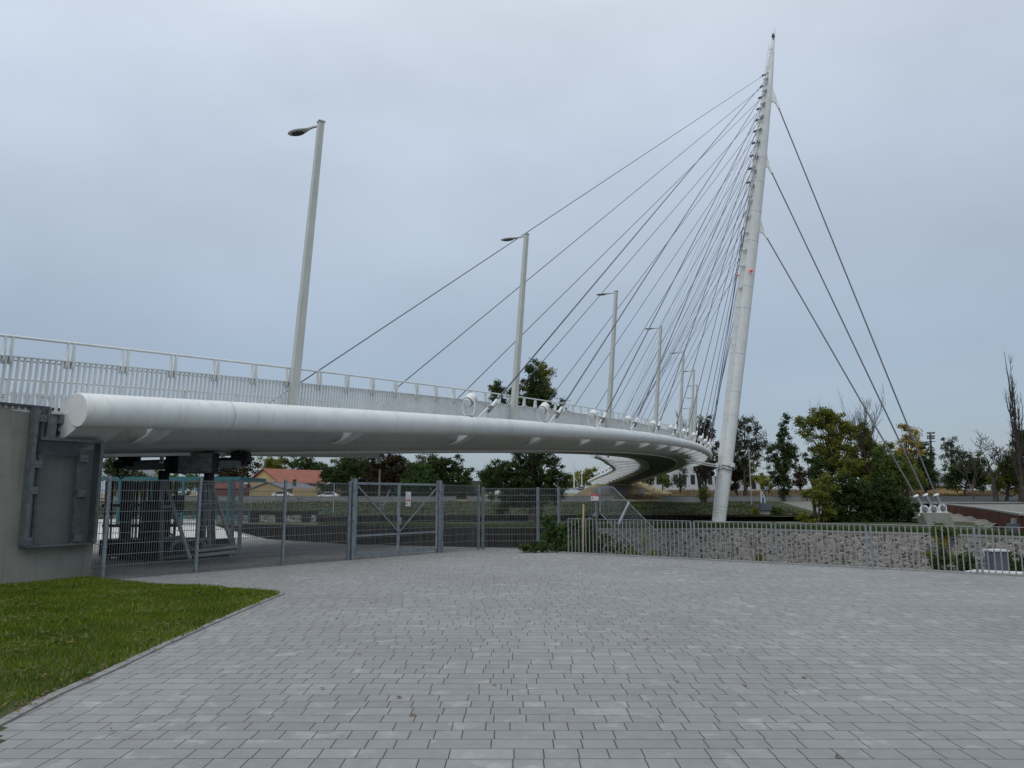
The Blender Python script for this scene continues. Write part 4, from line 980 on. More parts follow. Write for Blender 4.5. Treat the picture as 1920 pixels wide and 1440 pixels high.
# signs
def sign(name, c, W_, H_, nrm, red0, red1, lab, ic):
    root = empty(name, tuple(c), lab, 'sign'); ex = Vector((-nrm.y, nrm.x, 0)); ex = ex if ex.x > 0 else -ex
    def rect(mb, x0, x1, z0, z1, o, th=.002):
        P = [c+ex*x+Vector((0,0,z)) for x, z in ((x0,z0),(x1,z0),(x1,z1),(x0,z1))]; mb.plate([p+nrm*o for p in P], nrm, th)
    mb = MB(); rect(mb, -W_/2, W_/2, -H_/2, H_/2, 0, .004); mb.build('plate', M['signwhite'], root)
    mb = MB(); rect(mb, -W_/2, W_/2, -H_/2+H_*red0, -H_/2+H_*red1, .004); mb.build('red_band', M['signred'], root)
    mb = MB(); rr = W_*.17; cc = c+ex*(-W_*.27)+Vector((0,0,-H_/2+ic)); ring = [[cc+nrm*.005+ex*math.cos(a)*q+Vector((0,0,math.sin(a)*q)) for q in (rr*.78, rr)] for a in np.linspace(0, 2*math.pi, 25)]
    mb.sweep(ring, False); mb.plate([cc+nrm*.006+ex*x*rr+Vector((0,0,z*rr)) for x, z in ((-.75,.6),(-.6,.75),(.75,-.6),(.6,-.75))], nrm, .001); mb.build('prohibition_ring', M['signred'], root)
    mb = MB()
    mb.plate([cc+nrm*.0075+ex*math.cos(a)*rr*.22+Vector((0,0,rr*.38+math.sin(a)*rr*.22)) for a in np.linspace(0, 6.28, 10)[:-1]], nrm, .001)
    mb.plate([cc+nrm*.0075+ex*x*rr+Vector((0,0,z*rr)) for x, z in ((-.2,.15),(.25,.15),(.3,-.3),(.12,-.7),(-.12,-.7),(-.25,-.3))], nrm, .001)
    mb.build('pictogram', M['signblack'], root)
    return root, rect
LET = random.Random(4)
def words(rect, mb, x0, x1, z, h, o=.005):
    x = x0
    while x < x1-h*.4:
        wl_ = min(x1-x, h*LET.uniform(2.2, 4.5)); y = x
        while y < x+wl_-h*.3:
            k = LET.random(); rect(mb, y, y+h*.14, z, z+h, o, .001)
            if k > .3: rect(mb, y, y+h*.5, z+(h*.85 if k > .6 else 0), z+(h if k > .6 else h*.15), o, .001)
            if k > .75: rect(mb, y+h*.4, y+h*.54, z, z+h, o, .001)
            y += h*.75
        x += wl_+h*.5
gn = fn if fn.y < 0 else -fn
sc_ = gm+fdir*.31+gn*.06; sc_.z = CAM_Z+sc_.y*el_t(935.5)
Hs = sc_.y*(el_t(922)-el_t(949)); Ws = .165*1.15
root, rect = sign('warning_sign', sc_, .20, Hs, gn, .34, .44, 'tall white notice with a red band and prohibition ring, hung on the gate', Hs*.17)
mb = MB()
for k, (x0, x1) in enumerate(((-.05,.05), (-.085,-.03), (-.085,.085), (-.05,.05), (-.08,.08), (-.08,.07), (-.08,.08))): words(rect, mb, x0, x1, Hs/2-.045-k*.03, .013)
for k in range(3): words(rect, mb, .0, .085, -Hs/2+.095-k*.033, .013)
mb.build('lettering', M['signblack'], root)
mb = MB(); words(rect, mb, -.085, .085, -Hs/2+Hs*.365, .016, .0065); mb.build('band_lettering', M['signwhite'], root)
s2 = at(1115, 932.6, FC.y+.02); H2 = FC.y*(el_t(927)-el_t(938.6))
root, rect = sign('no_entry_notice', s2, .235, H2, Vector((0,-1,0)), .68, 1.0, 'small red and white prohibition notice on the last mesh fence panel', H2*.34)
mb = MB()
for k in range(3): words(rect, mb, .0, .10, -H2/2+.085-k*.03, .014)
mb.build('lettering', M['signblack'], root)
mb = MB(); words(rect, mb, -.09, .09, H2/2-.042, .02, .0065); mb.build('band_lettering', M['signwhite'], root)
# ================================================================== PICKET RAILING
HR = (CAM_Z+RAIL_A.y*el_t(971.6)+CAM_Z+RAIL_B.y*el_t(988.5))/2
rn = Vector((rail_d.y, -rail_d.x, 0)); LT = 10.2
def tcol(u): q = on_line(u, RAIL_A, RAIL_B); return (q-RAIL_A).length
breaks = [(0, tcol(1297)), (tcol(1303.5), tcol(1449.5)), (tcol(1457.5), tcol(1628)), (tcol(1637), tcol(1833)), (tcol(1843), tcol(1843)+2.07), (tcol(1843)+2.16, tcol(1843)+4.2), (tcol(1843)+4.3, tcol(1843)+6.4)]
plab = ['long leftmost picket railing panel, from the bush to the first gap', 'picket railing panel in front of the pylon foot', 'picket railing panel before the dark trees, right of the pylon foot', 'picket railing panel in front of the anchor block', 'rightmost picket railing panel in view, in front of the grey metal bin', 'picket railing panel beyond the right edge', 'farthest picket railing panel beyond the right edge']
for k, (a, b) in enumerate(breaks[:6]):
    root = empty('picket_railing', tuple(RAIL_A+rail_d*a), plab[k], 'railing', 'railing panels along the quay edge')
    n_ = max(2, round((b-a)/.122)); mb = MB(); mb.bar(RAIL_A+rail_d*a+up*(HR-.006), RAIL_A+rail_d*b+up*(HR-.006), .04, .012); mb.build('top_rail', M['galv2'] if 'galv2' in M else M['galv'], root)
    mb = MB()
    for i in range(1, n_): p = RAIL_A+rail_d*(a+(b-a)*i/n_); mb.bar(p+up*-.12, p+up*(HR-.012), .024, .010, up=rail_d.cross(up))
    mb.build('pickets', M['pick'] if 'pick' in M else M['galv'], root)
    for e in (a, b):
        mb = MB(); p = RAIL_A+rail_d*e; mb.bar(p+up*-.12, p+up*(HR-.012), .045, .014, up=rail_d.cross(up)); mb.build('end_post', M['galv'], root)
# bin beyond the railing
bp_ = RAIL_A+rail_d*tcol(1862)+Vector((.42,.5,0)); bn = empty('metal_bin', (bp_.x, bp_.y, -.1), 'grey metal bin with a pale lid behind the railing at the right', 'bin')
h_ = CAM_Z+bp_.y*el_t(1030)
mb = MB(); rings = []
for z in (-.15, .02, h_-.04): rings.append([(bp_.x+.17*cx_*(1-.02*z), bp_.y+.14*cy_, z) for cx_, cy_ in ((-1,-1),(1,-1),(1,1),(-1,1))])
mb.sweep(rings, True, True); mb.build('body', M['bin'], bn)
mb = MB(); mb.box((bp_.x, bp_.y, h_-.02), (.40, .34, .035)); mb.build('lid', M['signwhite'], bn)
mb = MB(); mb.box((bp_.x, bp_.y-.141, h_*.5-.05), (.24, .012, h_*.75)); mb.build('door_panel', M['bin'], bn)
mb = MB(); a = RAIL_A+rail_d*tcol(1822)+Vector((.05,.42,-.03)); b = RAIL_A+rail_d*(LT+4)+Vector((.05,.42,-.03)); mb.tube([a, a+rail_d*.25+up*.04, b+up*.04], [.045,.06,.06], 8); tag(mb.build('white_pipe', M['signwhite']), 'white pipe lying along the quay edge beside the bin', 'pipe')
# ================================================================== INSPECTION GANTRY UNDER THE BRIDGE
ga = empty('inspection_gantry', tuple(at(370, 1040, 19.5)), 'grey steel inspection gantry hung under the bridge behind the mesh fence', 'gantry')
def gb(name, lst, m, wd, th=None, par=None):
    mb = MB()
    for (a, b) in lst: mb.bar(at(*a), at(*b), wd, th or wd)
    return mb.build(name, m, par or ga)
YG = 20.2
gb('main_beam', [((238,874,YG),(330,872,YG+.3))], M['screen'], .12, .22); gb('main_beam', [((400,871,YG+.5),(458,870,YG+.9))], M['screen'], .12, .20)
gb('main_beam', [((214,872,YG+3.2),(470,864,YG+4.2))], M['black'], .2, .24)
for u, Y_ in ((243, YG), (452, YG+.9)):
    c = at(u, 857, Y_); mb = MB(); mb.box(c, (.46, .3, .22)); mb.box(c+Vector((0,0,-.17)), (.26, .2, .14))
    for q in (-.13, .13): mb.cyl(c+Vector((q,-.2,.09)), c+Vector((q,.2,.09)), .075, 10)
    tr = mb.build('trolley', M['black'], ga)
c = at(369, 868.5, YG+.15); mb = MB(); mb.box(c, (.98, .5, .54)); cbx = mb.build('control_box', M['black'], ga); mb = MB(); mb.box(c+Vector((.06,-.262,.0)), (.86, .02, .52)); mb.build('zinc_sheet', M['steelbox'], cbx)
c = at(328, 868, YG+.3); mb = MB(); mb.box(c, (.20, .7, .56)); mb.build('motor', M['black'], ga)
for u in (307, 392):
    c = at(u, 893, YG+.2); mb = MB(); mb.box(c, (.2, .2, .3)); mb.cyl(c+Vector((0,0,-.2)), c+Vector((0,0,.1)), .13, 8); mb.build('swivel', M['black'], ga)
mb = MB(); c = at(303, 863, YG-.1); mb.box(c, (.10, .02, .16)); pl_ = mb.build('notice_plate', M['signwhite'], ga)
mb = MB(); mb.box(c+Vector((0,-.012,-.01)), (.04, .004, .06)); mb.build('notice_mark', M['signblack'], pl_)
mb = MB(); pts = [at(222,872,YG), at(220,890,YG), at(226,898,YG-.1), at(234,892,YG-.1), at(240,884,YG)]; mb.tube(pts, .02, 6); mb.build('cable_loop', M['rubber'], ga)
# hanging frames
gb('a_frame', [((305,900,YG),(302,1052,YG)), ((311,905,YG),(356,1048,YG-.8)), ((305,950,YG),(322,950,YG-.3)), ((303,1010,YG),(343,1006,YG-.6))], M['galv2'], .07)
gb('a_frame', [((393,905,YG+.3),(392,1026,YG+.3)), ((397,908,YG+.3),(436,1024,YG-.2)), ((385,905,YG+.5),(383,1030,YG+.9)), ((392,950,YG+.3),(408,952,YG+.1))], M['galv2'], .07)
gb('hanger', [((383,903,YG+1.0),(372,1030,YG+1.2)), ((395,903,YG+1.0),(396,1030,YG+1.2))], M['galvdark'], .16)
gb('cross_bracing', [((318,1000,YG+.1),(365,1030,YG)), ((345,1000,YG+.1),(318,1030,YG)), ((372,1010,YG),(390,1025,YG)), ((322,1018,YG),(322,1036,YG)), ((322,1018,YG),(394,1008,YG+.4))], M['galv2'], .05)
gb('bottom_rail', [((366,1033,YG-.7),(442,1024,YG-.2)), ((366,1042,YG-.7),(440,1034,YG-.2)), ((304,1046,YG),(366,1040,YG-.6))], M['galv2'], .07)
gb('platform', [((290,1046,YG+1.6),(440,1030,YG+2.2))], M['black'], 1.9, .16)
gb('platform_edge', [((300,1036,YG+.4),(366,1036,YG+.2))], M['galvdark'], .05, .25); gb('platform_edge', [((300,1026,YG+2.4),(440,1016,YG+2.6))], M['galvdark'], .05, .25)
# inner gate posts beside the gantry
ig = empty('inner_gate', tuple(at(445, 1045, YG-.2)), 'narrow galvanised inner gate frame at the right end of the gantry, behind the fence', 'gate')
for u_ in (437, 452):
    gb('gate_post', [((u_+1, 900, YG-.2), (u_-4, 1044, YG-.2))], M['galv'], .085, par=ig)
for v_ in (944, 985): gb('hinge', [((436, v_, YG-.25), (452, v_, YG-.25))], M['galv2'], .05, par=ig)
for v_ in (904, 941, 983, 1020): gb('cross_rail', [((376, v_+4, YG-.9), (436, v_, YG-.25))], M['wire'], .03, par=ig)
# dark rack of vertical bars
rk = empty('steel_rack', tuple(at(240, 1050, 18.8)), 'dark steel rack of upright bars standing behind the fence beside the abutment', 'rack')
for u, w_, m_ in ((199,.05,'black'),(211,.04,'black'),(229,.045,'black'),(236,.10,'black'),(245,.09,'galvdark'),(258,.05,'black'),(265,.04,'black'),(273,.05,'black'),(281,.05,'black'),(288,.07,'black'),(296,.09,'black'),(252,.03,'black'),(206,.03,'galvdark'),(269,.03,'galvdark'),(312,.08,'black'),(320,.05,'black'),(330,.05,'black')):
    gb('upright', [((u+1, 902, YG+.4+(u % 7)*.2), (u-6, 1050, YG+.4+(u % 7)*.2))], M[m_], w_, par=rk)
for v0, v1, w_ in ((948, 952, .08), (986, 990, .08), (1016, 1022, .1)): gb('cross_bar', [((192, v0, YG+1), (340, v1-5, YG+1.4))], M['black'], w_, par=rk)
mb = MB(); a, b = at(190, 1045, YG+.9), at(338, 1036, YG+1.1); c = (a+b)/2; mb.box((c.x, c.y+.4, .30), (b.x-a.x, 1.3, .44)); mb.build('base_box', M['black'], rk)
mb = MB(); a, b = at(268, 1000, YG+2.3), at(298, 1000, YG+2.5); c = (a+b)/2; mb.box((c.x, c.y+.4, .95), (b.x-a.x, .9, 1.2)); mb.build('machine_housing', M['black'], rk)
mb = MB(); a, b = at(300, 960, YG+2.4), at(330, 960, YG+2.4); c = (a+b)/2; mb.box((c.x, c.y+.3, 1.45), (b.x-a.x, .5, .5)); mb.build('winch', M['black'], rk)
# ================================================================== TEAL SHELTER FAR BEHIND THE FENCE
tb = empty('teal_shelter', tuple(at(330, 985, 45)), 'long teal edged flat roofed shelter far behind the fence', 'shelter')
YT = 46
a, b = at(182, 896.5, YT), at(456, 898.5, YT+1)
mb = MB(); c = (a+b)/2; mb.box((c.x, c.y+2.4, c.z), (b.x-a.x, 5.0, .22)); mb.build('roof', M['teal'], tb)
for u in (206, 226, 285, 345, 399, 431, 452): p = at(u, 896, YT+.3); mb = MB(); mb.bar(Vector((p.x, p.y, 0)), Vector((p.x, p.y, c.z-.1)), .14); mb.build('post', M['teal'], tb)
for i in range(6): p = at(190+i*50, 896, YT+4.6); mb = MB(); mb.bar(Vector((p.x-2, p.y, 0)), Vector((p.x-2, p.y, c.z-.1)), .14); mb.build('post', M['teal'], tb)
tr_ = empty('teal_railing', tuple(at(380, 985, 52)), 'teal three rail guard railing on the apron beyond the shelter', 'railing')
mb = MB()
for h_ in (.35, .7, 1.05): mb.bar(Vector((at(235,950,60).x, 60, h_-.3)), Vector((at(468,950,62).x, 62, h_-.3)), .07)
mb.build('rails', M['teal'], tr_)
for i in range(12): x_ = at(235,950,60).x+(at(468,950,62).x-at(235,950,60).x)*i/11; mb = MB(); mb.bar(Vector((x_, 60+i/5.5, -.4)), Vector((x_, 60+i/5.5, .78)), .08); mb.build('post', M['teal'], tr_)
# ================================================================== BASIN FLOOR DETAILS
def rockmesh(mb, c, r_):
    n_ = 7; k = 9; ph = random.uniform(0, 6); rings = []
    for i in range(n_):
        t = math.pi*i/(n_-1); rings.append([c+Vector((math.cos(2*math.pi*j/k)*math.sin(t)*r_[0]*(1+.18*math.sin(3*j+ph+i)), math.sin(2*math.pi*j/k)*math.sin(t)*r_[1]*(1+.15*math.cos(2*j+ph)), math.cos(t)*r_[2]*(1+.1*math.sin(j*2+ph)))) for j in range(k)])
    mb.sweep(rings, True, False, True)
sr_ = random.Random(3)
mb = MB()
for i in range(420):
    u = sr_.uniform(1080, 1990); q = at(u, 1000, 60); yw = float(np.interp(q.x, [p[0] for p in L1], [p[1] for p in L1])); y = yw-.8-abs(sr_.gauss(0, 4.5)); x = (u-960)/F*y
    s_ = sr_.uniform(.15, .6)*(1.2 if sr_.random() < .15 else .8); rockmesh(mb, Vector((x, y, -4.66)), (s_*1.3, s_, s_*.7))
tag(mb.build('rubble_stones', M['rock']), 'loose stones strewn at the foot of the stone wall', None, None, 'stuff')
# ================================================================== TREES AND PLANTS
LEAF = {
 'dark': leafmat('leaf_dark_green', (.018,.034,.010), (.068,.104,.026), (.14,.15,.032)),
 'mid': leafmat('leaf_mid_green', (.035,.062,.013), (.13,.18,.034), (.22,.21,.04)),
 'olive': leafmat('leaf_olive', (.06,.078,.013), (.23,.235,.036), (.36,.31,.045)),
 'yellow': leafmat('leaf_yellow_green', (.07,.09,.012), (.26,.265,.032), (.40,.33,.05)),
 'gold': leafmat('leaf_gold', (.15,.115,.018), (.42,.31,.055), (.5,.38,.09)),
 'brown': leafmat('leaf_brown_green', (.028,.022,.012), (.065,.05,.022), (.11,.07,.025)),
 'grey': leafmat('leaf_grey_green', (.045,.05,.032), (.10,.105,.06), (.15,.13,.06)),
 'fresh': leafmat('leaf_fresh_green', (.025,.055,.014), (.07,.13,.03), (.16,.17,.04)),
}
def leafmesh(P, sz, m, tint, parent, name='crown', flat=0.0):
    n = len(P); a = rng.normal(size=(n, 3)); a /= np.linalg.norm(a, axis=1)[:, None]
    b = rng.normal(size=(n, 3)); b -= (b*a).sum(1)[:, None]*a; b /= np.linalg.norm(b, axis=1)[:, None]; c = np.cross(a, b)
    s_ = (sz*rng.uniform(.6, 1.3, n))[:, None]
    V = np.stack([P-a*s_*.5, P+b*s_*.34+c*s_*.08, P+a*s_*.5, P-b*s_*.34+c*s_*.08], 1).reshape(-1, 3)
    return npmesh(name, V, np.arange(4*n).reshape(-1, 4), m, parent, tint=np.repeat(np.clip(tint, 0, 1), 4))
def tree(label, D, base, blobs, leaf='mid', trunk=.3, cat='tree', name='tree', sz=3.4, dens=1.0, cl=8.0, zb=None, lean=0, bark='bark', branches=True, group=None, sig=.42, depth=.8, fill=1.0):
    k = D/F; b = at(base[0], base[1], D)
    if zb is not None: b.z = zb
    root = empty(name, tuple(b), label, cat, group)
    cs = []; 
    gs_ = 1.13 if D < 130 and D > 60 else (1.2 if base[0] < 900 and D > 130 else (1.08 if D > 130 else 1))
    for (u, v, ru, rv) in blobs:
        ru *= gs_; rv *= gs_
        c = at(u, v, D); nc = max(3, int(fill*1.15*math.pi*ru*rv/(cl*cl*1.3)))
        d = rng.normal(size=(nc, 3)); d /= np.linalg.norm(d, axis=1)[:, None]; d *= (rng.uniform(0, 1, nc)**.42)[:, None]*rng.uniform(.82, 1.12, nc)[:, None]
        cs.append(np.array(c)[None]+d*np.array([ru*k, (ru+rv)/2*k*depth, rv*k])[None])
    C = np.concatenate(cs); nc = len(C); m_ = int(85*dens*(cl/8)**2*(3.4/sz)**2)
    per = np.maximum(4, rng.poisson(m_, nc)); idx = np.repeat(np.arange(nc), per); n = len(idx)
    sc_ = rng.uniform(.7, 1.35, nc)[idx][:, None]
    P = C[idx]+rng.normal(size=(n, 3))*cl*k*sig*sc_*np.array([1, 1, .8])
    tc_ = rng.uniform(.05, .8, nc); t = tc_[idx]*.65+rng.uniform(0, .38, n)
    leafmesh(P, sz*k, LEAF[leaf], t, root)
    mb = MB(); top = Vector(C[np.argmax(C[:, 2])]); ctr = Vector(C.mean(0)); tp = Vector((ctr.x*.6+top.x*.4, ctr.y, ctr.z*.45+top.z*.55))
    nseg = 6; pts = []
    for i in range(nseg+1):
        q = i/nseg; p = b.lerp(tp, q); p.x += math.sin(q*5+D)*trunk*.7*(q*(1-q)*4); pts.append(p)
    mb.tube(pts, [trunk*(1.25 if i == 0 else 1)*(1-.8*i/nseg) for i in range(nseg+1)], 8)
    mb.build('trunk', M[bark], root)
    if branches:
        mb = MB(); sel = rng.permutation(nc)[:min(nc, 70)]
        for s_ in sel:
            e = Vector(C[s_]); 
            q = min(.95, max(.15, (e.z-b.z)/(max(tp.z-b.z, .1))*.72-.05)); f_ = b.lerp(tp, q); L_ = (e-f_).length; md = f_.lerp(e, .5)+Vector((0, 0, -L_*.08+rng.normal()*L_*.05)); r0 = trunk*(1-.8*q)*.42
            mb.tube([f_, md, e], [r0, r0*.6, r0*.18], 5, False)
        mb.build('limbs', M[bark], root)
    return root
def bare(label, D, base, H_px, seed, spread=.5, up=.6, levels=5, trunk=.3, m='bark', lean=(0,0), name='bare_tree', kids=3, first=.35, zb=None, twig=.012):
    r_ = random.Random(seed); k = D/F; b = at(base[0], base[1], D)
    if zb is not None: b.z = zb
    H = H_px*k; root = empty(name, tuple(b), label, 'tree'); mbt = MB(); mbl = MB()
    def grow(p, d, L_, r, lev, mb):
        pts = [p]; q = p; dd = d.copy(); n = 4
        for i in range(n):
            dd = (dd+Vector((r_.gauss(0, .14), r_.gauss(0, .14), r_.gauss(0, .08)+up*.10))).normalized(); q = q+dd*L_/n; pts.append(q)
        rr = [max(twig, r*(1-.45*i/n)) for i in range(n+1)]; mb.tube(pts, rr, 7 if lev < 2 else 4, False)
        if lev >= levels: return
        for j in range(kids+(1 if lev > 1 else 0)):
            t = r_.uniform(.35, 1) if j else 1; i = min(n, max(1, int(t*n))); s0 = pts[i]
            az = r_.uniform(0, 6.28); nd = (dd+Vector((math.cos(az)*spread, math.sin(az)*spread, r_.uniform(-.1, .3)*up))*(.5 if j == 0 else 1)).normalized()
            grow(s0, nd, L_*r_.uniform(.55, .82), rr[i]*(.8 if j == 0 else .55), lev+1, mbl)
    grow(b, Vector((lean[0], lean[1], 1)).normalized(), H*first, trunk, 0, mbt)
    mbt.build('trunk', M[m], root); mbl.build('branches', M[m], root); return root
# the big poplar behind the gate
tree('tall dark green poplar behind the bridge, its top rising above the railing', 88, (1000, 981), [(960,905,50,42),(1012,895,52,45),(928,890,28,24),(1042,905,24,24),(985,935,52,16),(942,958,16,13),(1045,930,18,16),(1000,840,38,40),(1000,780,30,35),(932,740,13,26),(940,775,20,22),(968,748,13,34),(1000,712,17,44),(1016,738,22,26),(1047,770,11,11),(1058,762,6,14)], 'dark', .55, sz=3.2, cl=8, zb=BZ-.1, dens=1.15)
tree('yellowing leaves on the top of a slim tree just above the railing', 96, (1015, 978), [(1018,700,16,28),(990,735,14,22),(1026,740,14,20),(925,722,9,18)], 'olive', .16, sz=3.0, cl=7, zb=-.8)
# left background row
far = [
 ('dark tree behind the teal shelter at the far left', (215, 935), [(215,880,35,22),(250,900,25,16)], 'dark', 175),
 ('green tree seen between the gantry beams', (330, 935), [(350,905,30,20),(300,905,24,18)], 'mid', 170),
 ('brownish tree left of the red roofed house', (448, 935), [(445,878,36,24),(425,900,20,20)], 'brown', 185),
 ('dark tree behind the ridge of the red roof, left part', (500, 935), [(505,868,24,15),(520,876,20,14)], 'olive', 215),
 ('dark tree behind the ridge of the red roof, right part', (565, 935), [(565,868,34,14),(590,878,22,14)], 'dark', 215),
 ('dark leafy tree covering the right end of the red roof', (640, 935), [(640,893,34,32),(618,905,20,26),(660,872,24,16),(610,925,16,12)], 'dark', 160),
 ('brown green broad tree behind the double gate', (706, 935), [(700,880,36,30),(740,876,30,30),(690,910,34,20),(735,912,30,18)], 'brown', 172),
 ('bright green round tree behind the right gate leaf', (778, 935), [(783,898,30,26),(765,912,22,16),(800,905,22,18)], 'fresh', 165),
 ('thin autumn tree with sky showing through its crown', (800, 935), [(800,868,24,18),(790,880,20,14)], 'grey', 190),
 ('dark green tree left of the sky gap under the bridge', (845, 935), [(850,888,32,30),(822,880,24,26),(868,905,18,18),(838,915,28,14)], 'dark', 168),
 ('dark tall tree filling the gap behind the double gate', (665, 935), [(670,880,34,24),(650,900,30,26),(690,905,40,26)], 'dark', 205),
 ('dark tree mass behind the autumn tree and the gate', (760, 935), [(755,888,40,26),(800,905,40,24),(740,910,34,20)], 'dark', 205),
 ('low yellowish tree right of the sky gap under the bridge', (925, 935), [(922,900,22,20),(905,912,18,12),(940,890,16,14)], 'olive', 180),
 ('pale autumn tree beyond the far end of the bridge', (1090, 930), [(1085,898,22,15),(1105,890,14,12),(1070,908,14,10)], 'yellow', 270),
 ('small dark tree under the far bridge span', (1216, 926), [(1216,897,13,17),(1208,905,8,10)], 'dark', 225),
 ('small bushy tree right of the far bridge span', (1240, 926), [(1240,893,12,18),(1250,905,8,10)], 'mid', 225),
 ('slim young tree before the white building', (1275, 926), [(1277,890,11,24),(1270,905,8,12)], 'grey', 200),
 ('brown leaved tree just left of the pylon', (1322, 926), [(1312,830,20,34),(1326,800,14,22),(1300,850,20,20),(1335,850,12,30),(1325,880,18,20)], 'brown', 150),
 ('sparse grey green tree just right of the pylon', (1394, 928), [(1395,800,30,18),(1378,822,20,20),(1415,822,22,24),(1390,845,28,20),(1425,838,12,12),(1418,862,14,14)], 'grey', 158),
 ('brownish low tree behind the pylon collar', (1382, 928), [(1378,870,20,26),(1372,895,16,20),(1395,885,14,20)], 'brown', 165),
 ('yellow tinged tree standing on the meadow behind the street light', (1398, 928), [(1400,882,16,18),(1412,900,12,14)], 'yellow', 175),
 ('tall dark cone shaped tree between the pylon and the big green tree', (1469, 928), [(1473,782,4,15),(1472,805,8,18),(1467,828,14,18),(1460,850,22,20),(1484,850,14,26),(1466,878,28,26),(1470,903,20,16),(1470,922,12,8)], 'dark', 150),
 ('reddish autumn bush behind the cone shaped tree', (1445, 926), [(1440,905,16,14),(1428,896,9,8)], 'olive', 190),
 ('dull brown tree behind the meadow right of the cone shaped tree', (1500, 926), [(1500,900,15,17),(1495,885,9,9)], 'brown', 200),
 ('dark round tree behind the yellow crowned tree', (1735, 918), [(1735,860,22,22),(1722,882,24,18),(1748,885,18,20),(1728,840,14,14),(1738,905,22,12)], 'dark', 180),
 ('thin grey tree left of the dead tree', (1785, 915), [(1782,835,16,16),(1795,850,14,14),(1772,858,10,10)], 'grey', 190),
 ('dark green broad bush mass left of the dead tree', (1805, 922), [(1805,885,32,28),(1785,898,20,20),(1835,890,26,26),(1820,862,22,16),(1848,900,18,20)], 'dark', 172),
 ('brown green scrub under the bare poplar', (1885, 925), [(1885,895,24,28),(1905,870,20,30),(1915,905,20,24),(1868,900,14,20)], 'olive', 140),
 ('dark bushy tree at the right edge', (1912, 925), [(1908,850,16,34),(1920,820,12,26),(1895,868,14,18)], 'dark', 135),
]
spd = {'grey': .6, 'brown': 1.1, 'yellow': .9}
for lab, base, bl, lf, D in far:
    tree(lab, D, base, bl, lf, .28, zb=(1.2 if D > 152 else .8), group='trees beyond the dyke road', sz=3.3 if lf != 'grey' else 2.8, dens=spd.get(lf, 1.0), cl=7)
# hedge and dark undergrowth behind the gate
tree('long dark hedge behind the flood wall and the double gate', 176, (760, 934), [(u, 922, 16, 12) for u in range(615, 900, 14)], 'dark', .1, cat='hedge', name='hedge', zb=1.2, branches=False, dens=1.0, depth=.4)
# trees on the near foreshore, right
tree('yellow green leafy branches in the middle of the foreshore clump, before the dark bushes', 94, (1610, 985), [(1600,868,18,12),(1582,888,14,10),(1622,905,14,9),(1560,905,12,10),(1640,915,12,8)], 'olive', .12, zb=BZ-.1, sz=3.6, dens=.8, branches=False)
tree('big yellow green poplar on the foreshore right of the pylon, tallest of its clump', 98, (1562, 985), [(1546,772,19,15),(1540,786,30,13),(1520,792,22,13),(1500,796,14,9),(1572,792,24,18),(1588,808,15,18),(1512,815,18,8),(1556,808,22,20),(1558,832,22,22),(1584,835,20,20),(1580,865,32,24),(1545,862,22,20),(1530,845,12,12)], 'olive', .3, zb=BZ-.1, sz=3.6, dens=.95, cl=8.5)
tree('dark green tree at the left side of the foreshore clump', 97, (1530, 985), [(1520,858,11,10),(1535,875,22,16),(1525,893,18,12),(1545,905,20,16)], 'dark', .25, zb=BZ-.1, sz=3.6)
tree('green tree with a yellow green top in the middle of the foreshore clump', 101, (1630, 985), [(1618,808,16,14),(1624,828,24,16),(1645,843,26,16),(1616,852,22,20),(1600,880,34,24),(1640,885,30,26),(1655,860,16,14)], 'olive', .3, zb=BZ-.1, sz=3.5)
tree('broad dark green bushes at the foot of the foreshore clump', 93, (1590, 985), [(1585,920,32,34),(1620,930,34,40),(1560,950,30,28),(1600,968,52,18),(1640,958,28,26),(1552,975,30,13),(1655,925,20,34),(1680,965,26,18)], 'dark', .2, cat='bush', name='bush', zb=BZ-.1, sz=3.8, branches=False, dens=1.2)
tree('yellow green shrub hanging over the left foot of the clump', 91, (1535, 985), [(1545,908,20,16),(1535,930,24,16),(1516,925,13,8),(1552,955,14,15)], 'olive', .15, cat='bush', name='bush', zb=BZ-.1, sz=3.8, branches=False, dens=.9)
tree('small bright yellow green shrub low beside the worn path', 90, (1508, 985), [(1508,972,14,10),(1520,978,12,7)], 'yellow', .08, cat='bush', name='bush', zb=BZ-.1, sz=3.4, branches=False)
tree('green bushy tree beside the anchor block', 96, (1672, 985), [(1668,875,28,24),(1665,905,30,24),(1692,900,24,26),(1652,855,18,16),(1680,935,20,20)], 'mid', .25, zb=BZ-.1, sz=3.5)
tree('golden yellow crowned tree behind the back stays', 104, (1705, 975), [(1697,802,12,8),(1710,812,14,10),(1700,826,20,10),(1716,842,16,10),(1698,848,16,14),(1684,842,8,8)], 'gold', .2, zb=-1, sz=3.4, dens=.7)
tree('olive green lower tree under the golden crown', 103, (1695, 978), [(1700,872,24,16),(1712,895,18,16),(1685,890,18,20),(1725,905,14,12)], 'yellow', .2, zb=-1, sz=3.5, dens=.9)
tree('dark shrubs left behind the anchor block', 92, (1690, 985), [(1690,955,26,20),(1715,968,20,14),(1672,935,16,22),(1705,945,14,10)], 'dark', .12, cat='bush', name='bush', zb=BZ-.1, sz=3.6, branches=False)
bare('bare topped tree with fanned twigs above the foreshore clump', 100, (1667, 985), 178, 5, spread=.34, up=1.0, levels=5, trunk=.2, first=.55, zb=BZ-.1)
bare('thin bare sapling left of the fanned bare tree', 102, (1619, 985), 135, 8, spread=.16, up=1.0, levels=3, trunk=.10, first=.62, zb=BZ-.1, kids=2)
bare('big dead branching tree with a thick trunk at the right', 138, (1866, 925), 128, 21, spread=1.05, up=.5, levels=5, trunk=.5, first=.36, m='bark', twig=.03, zb=.8)
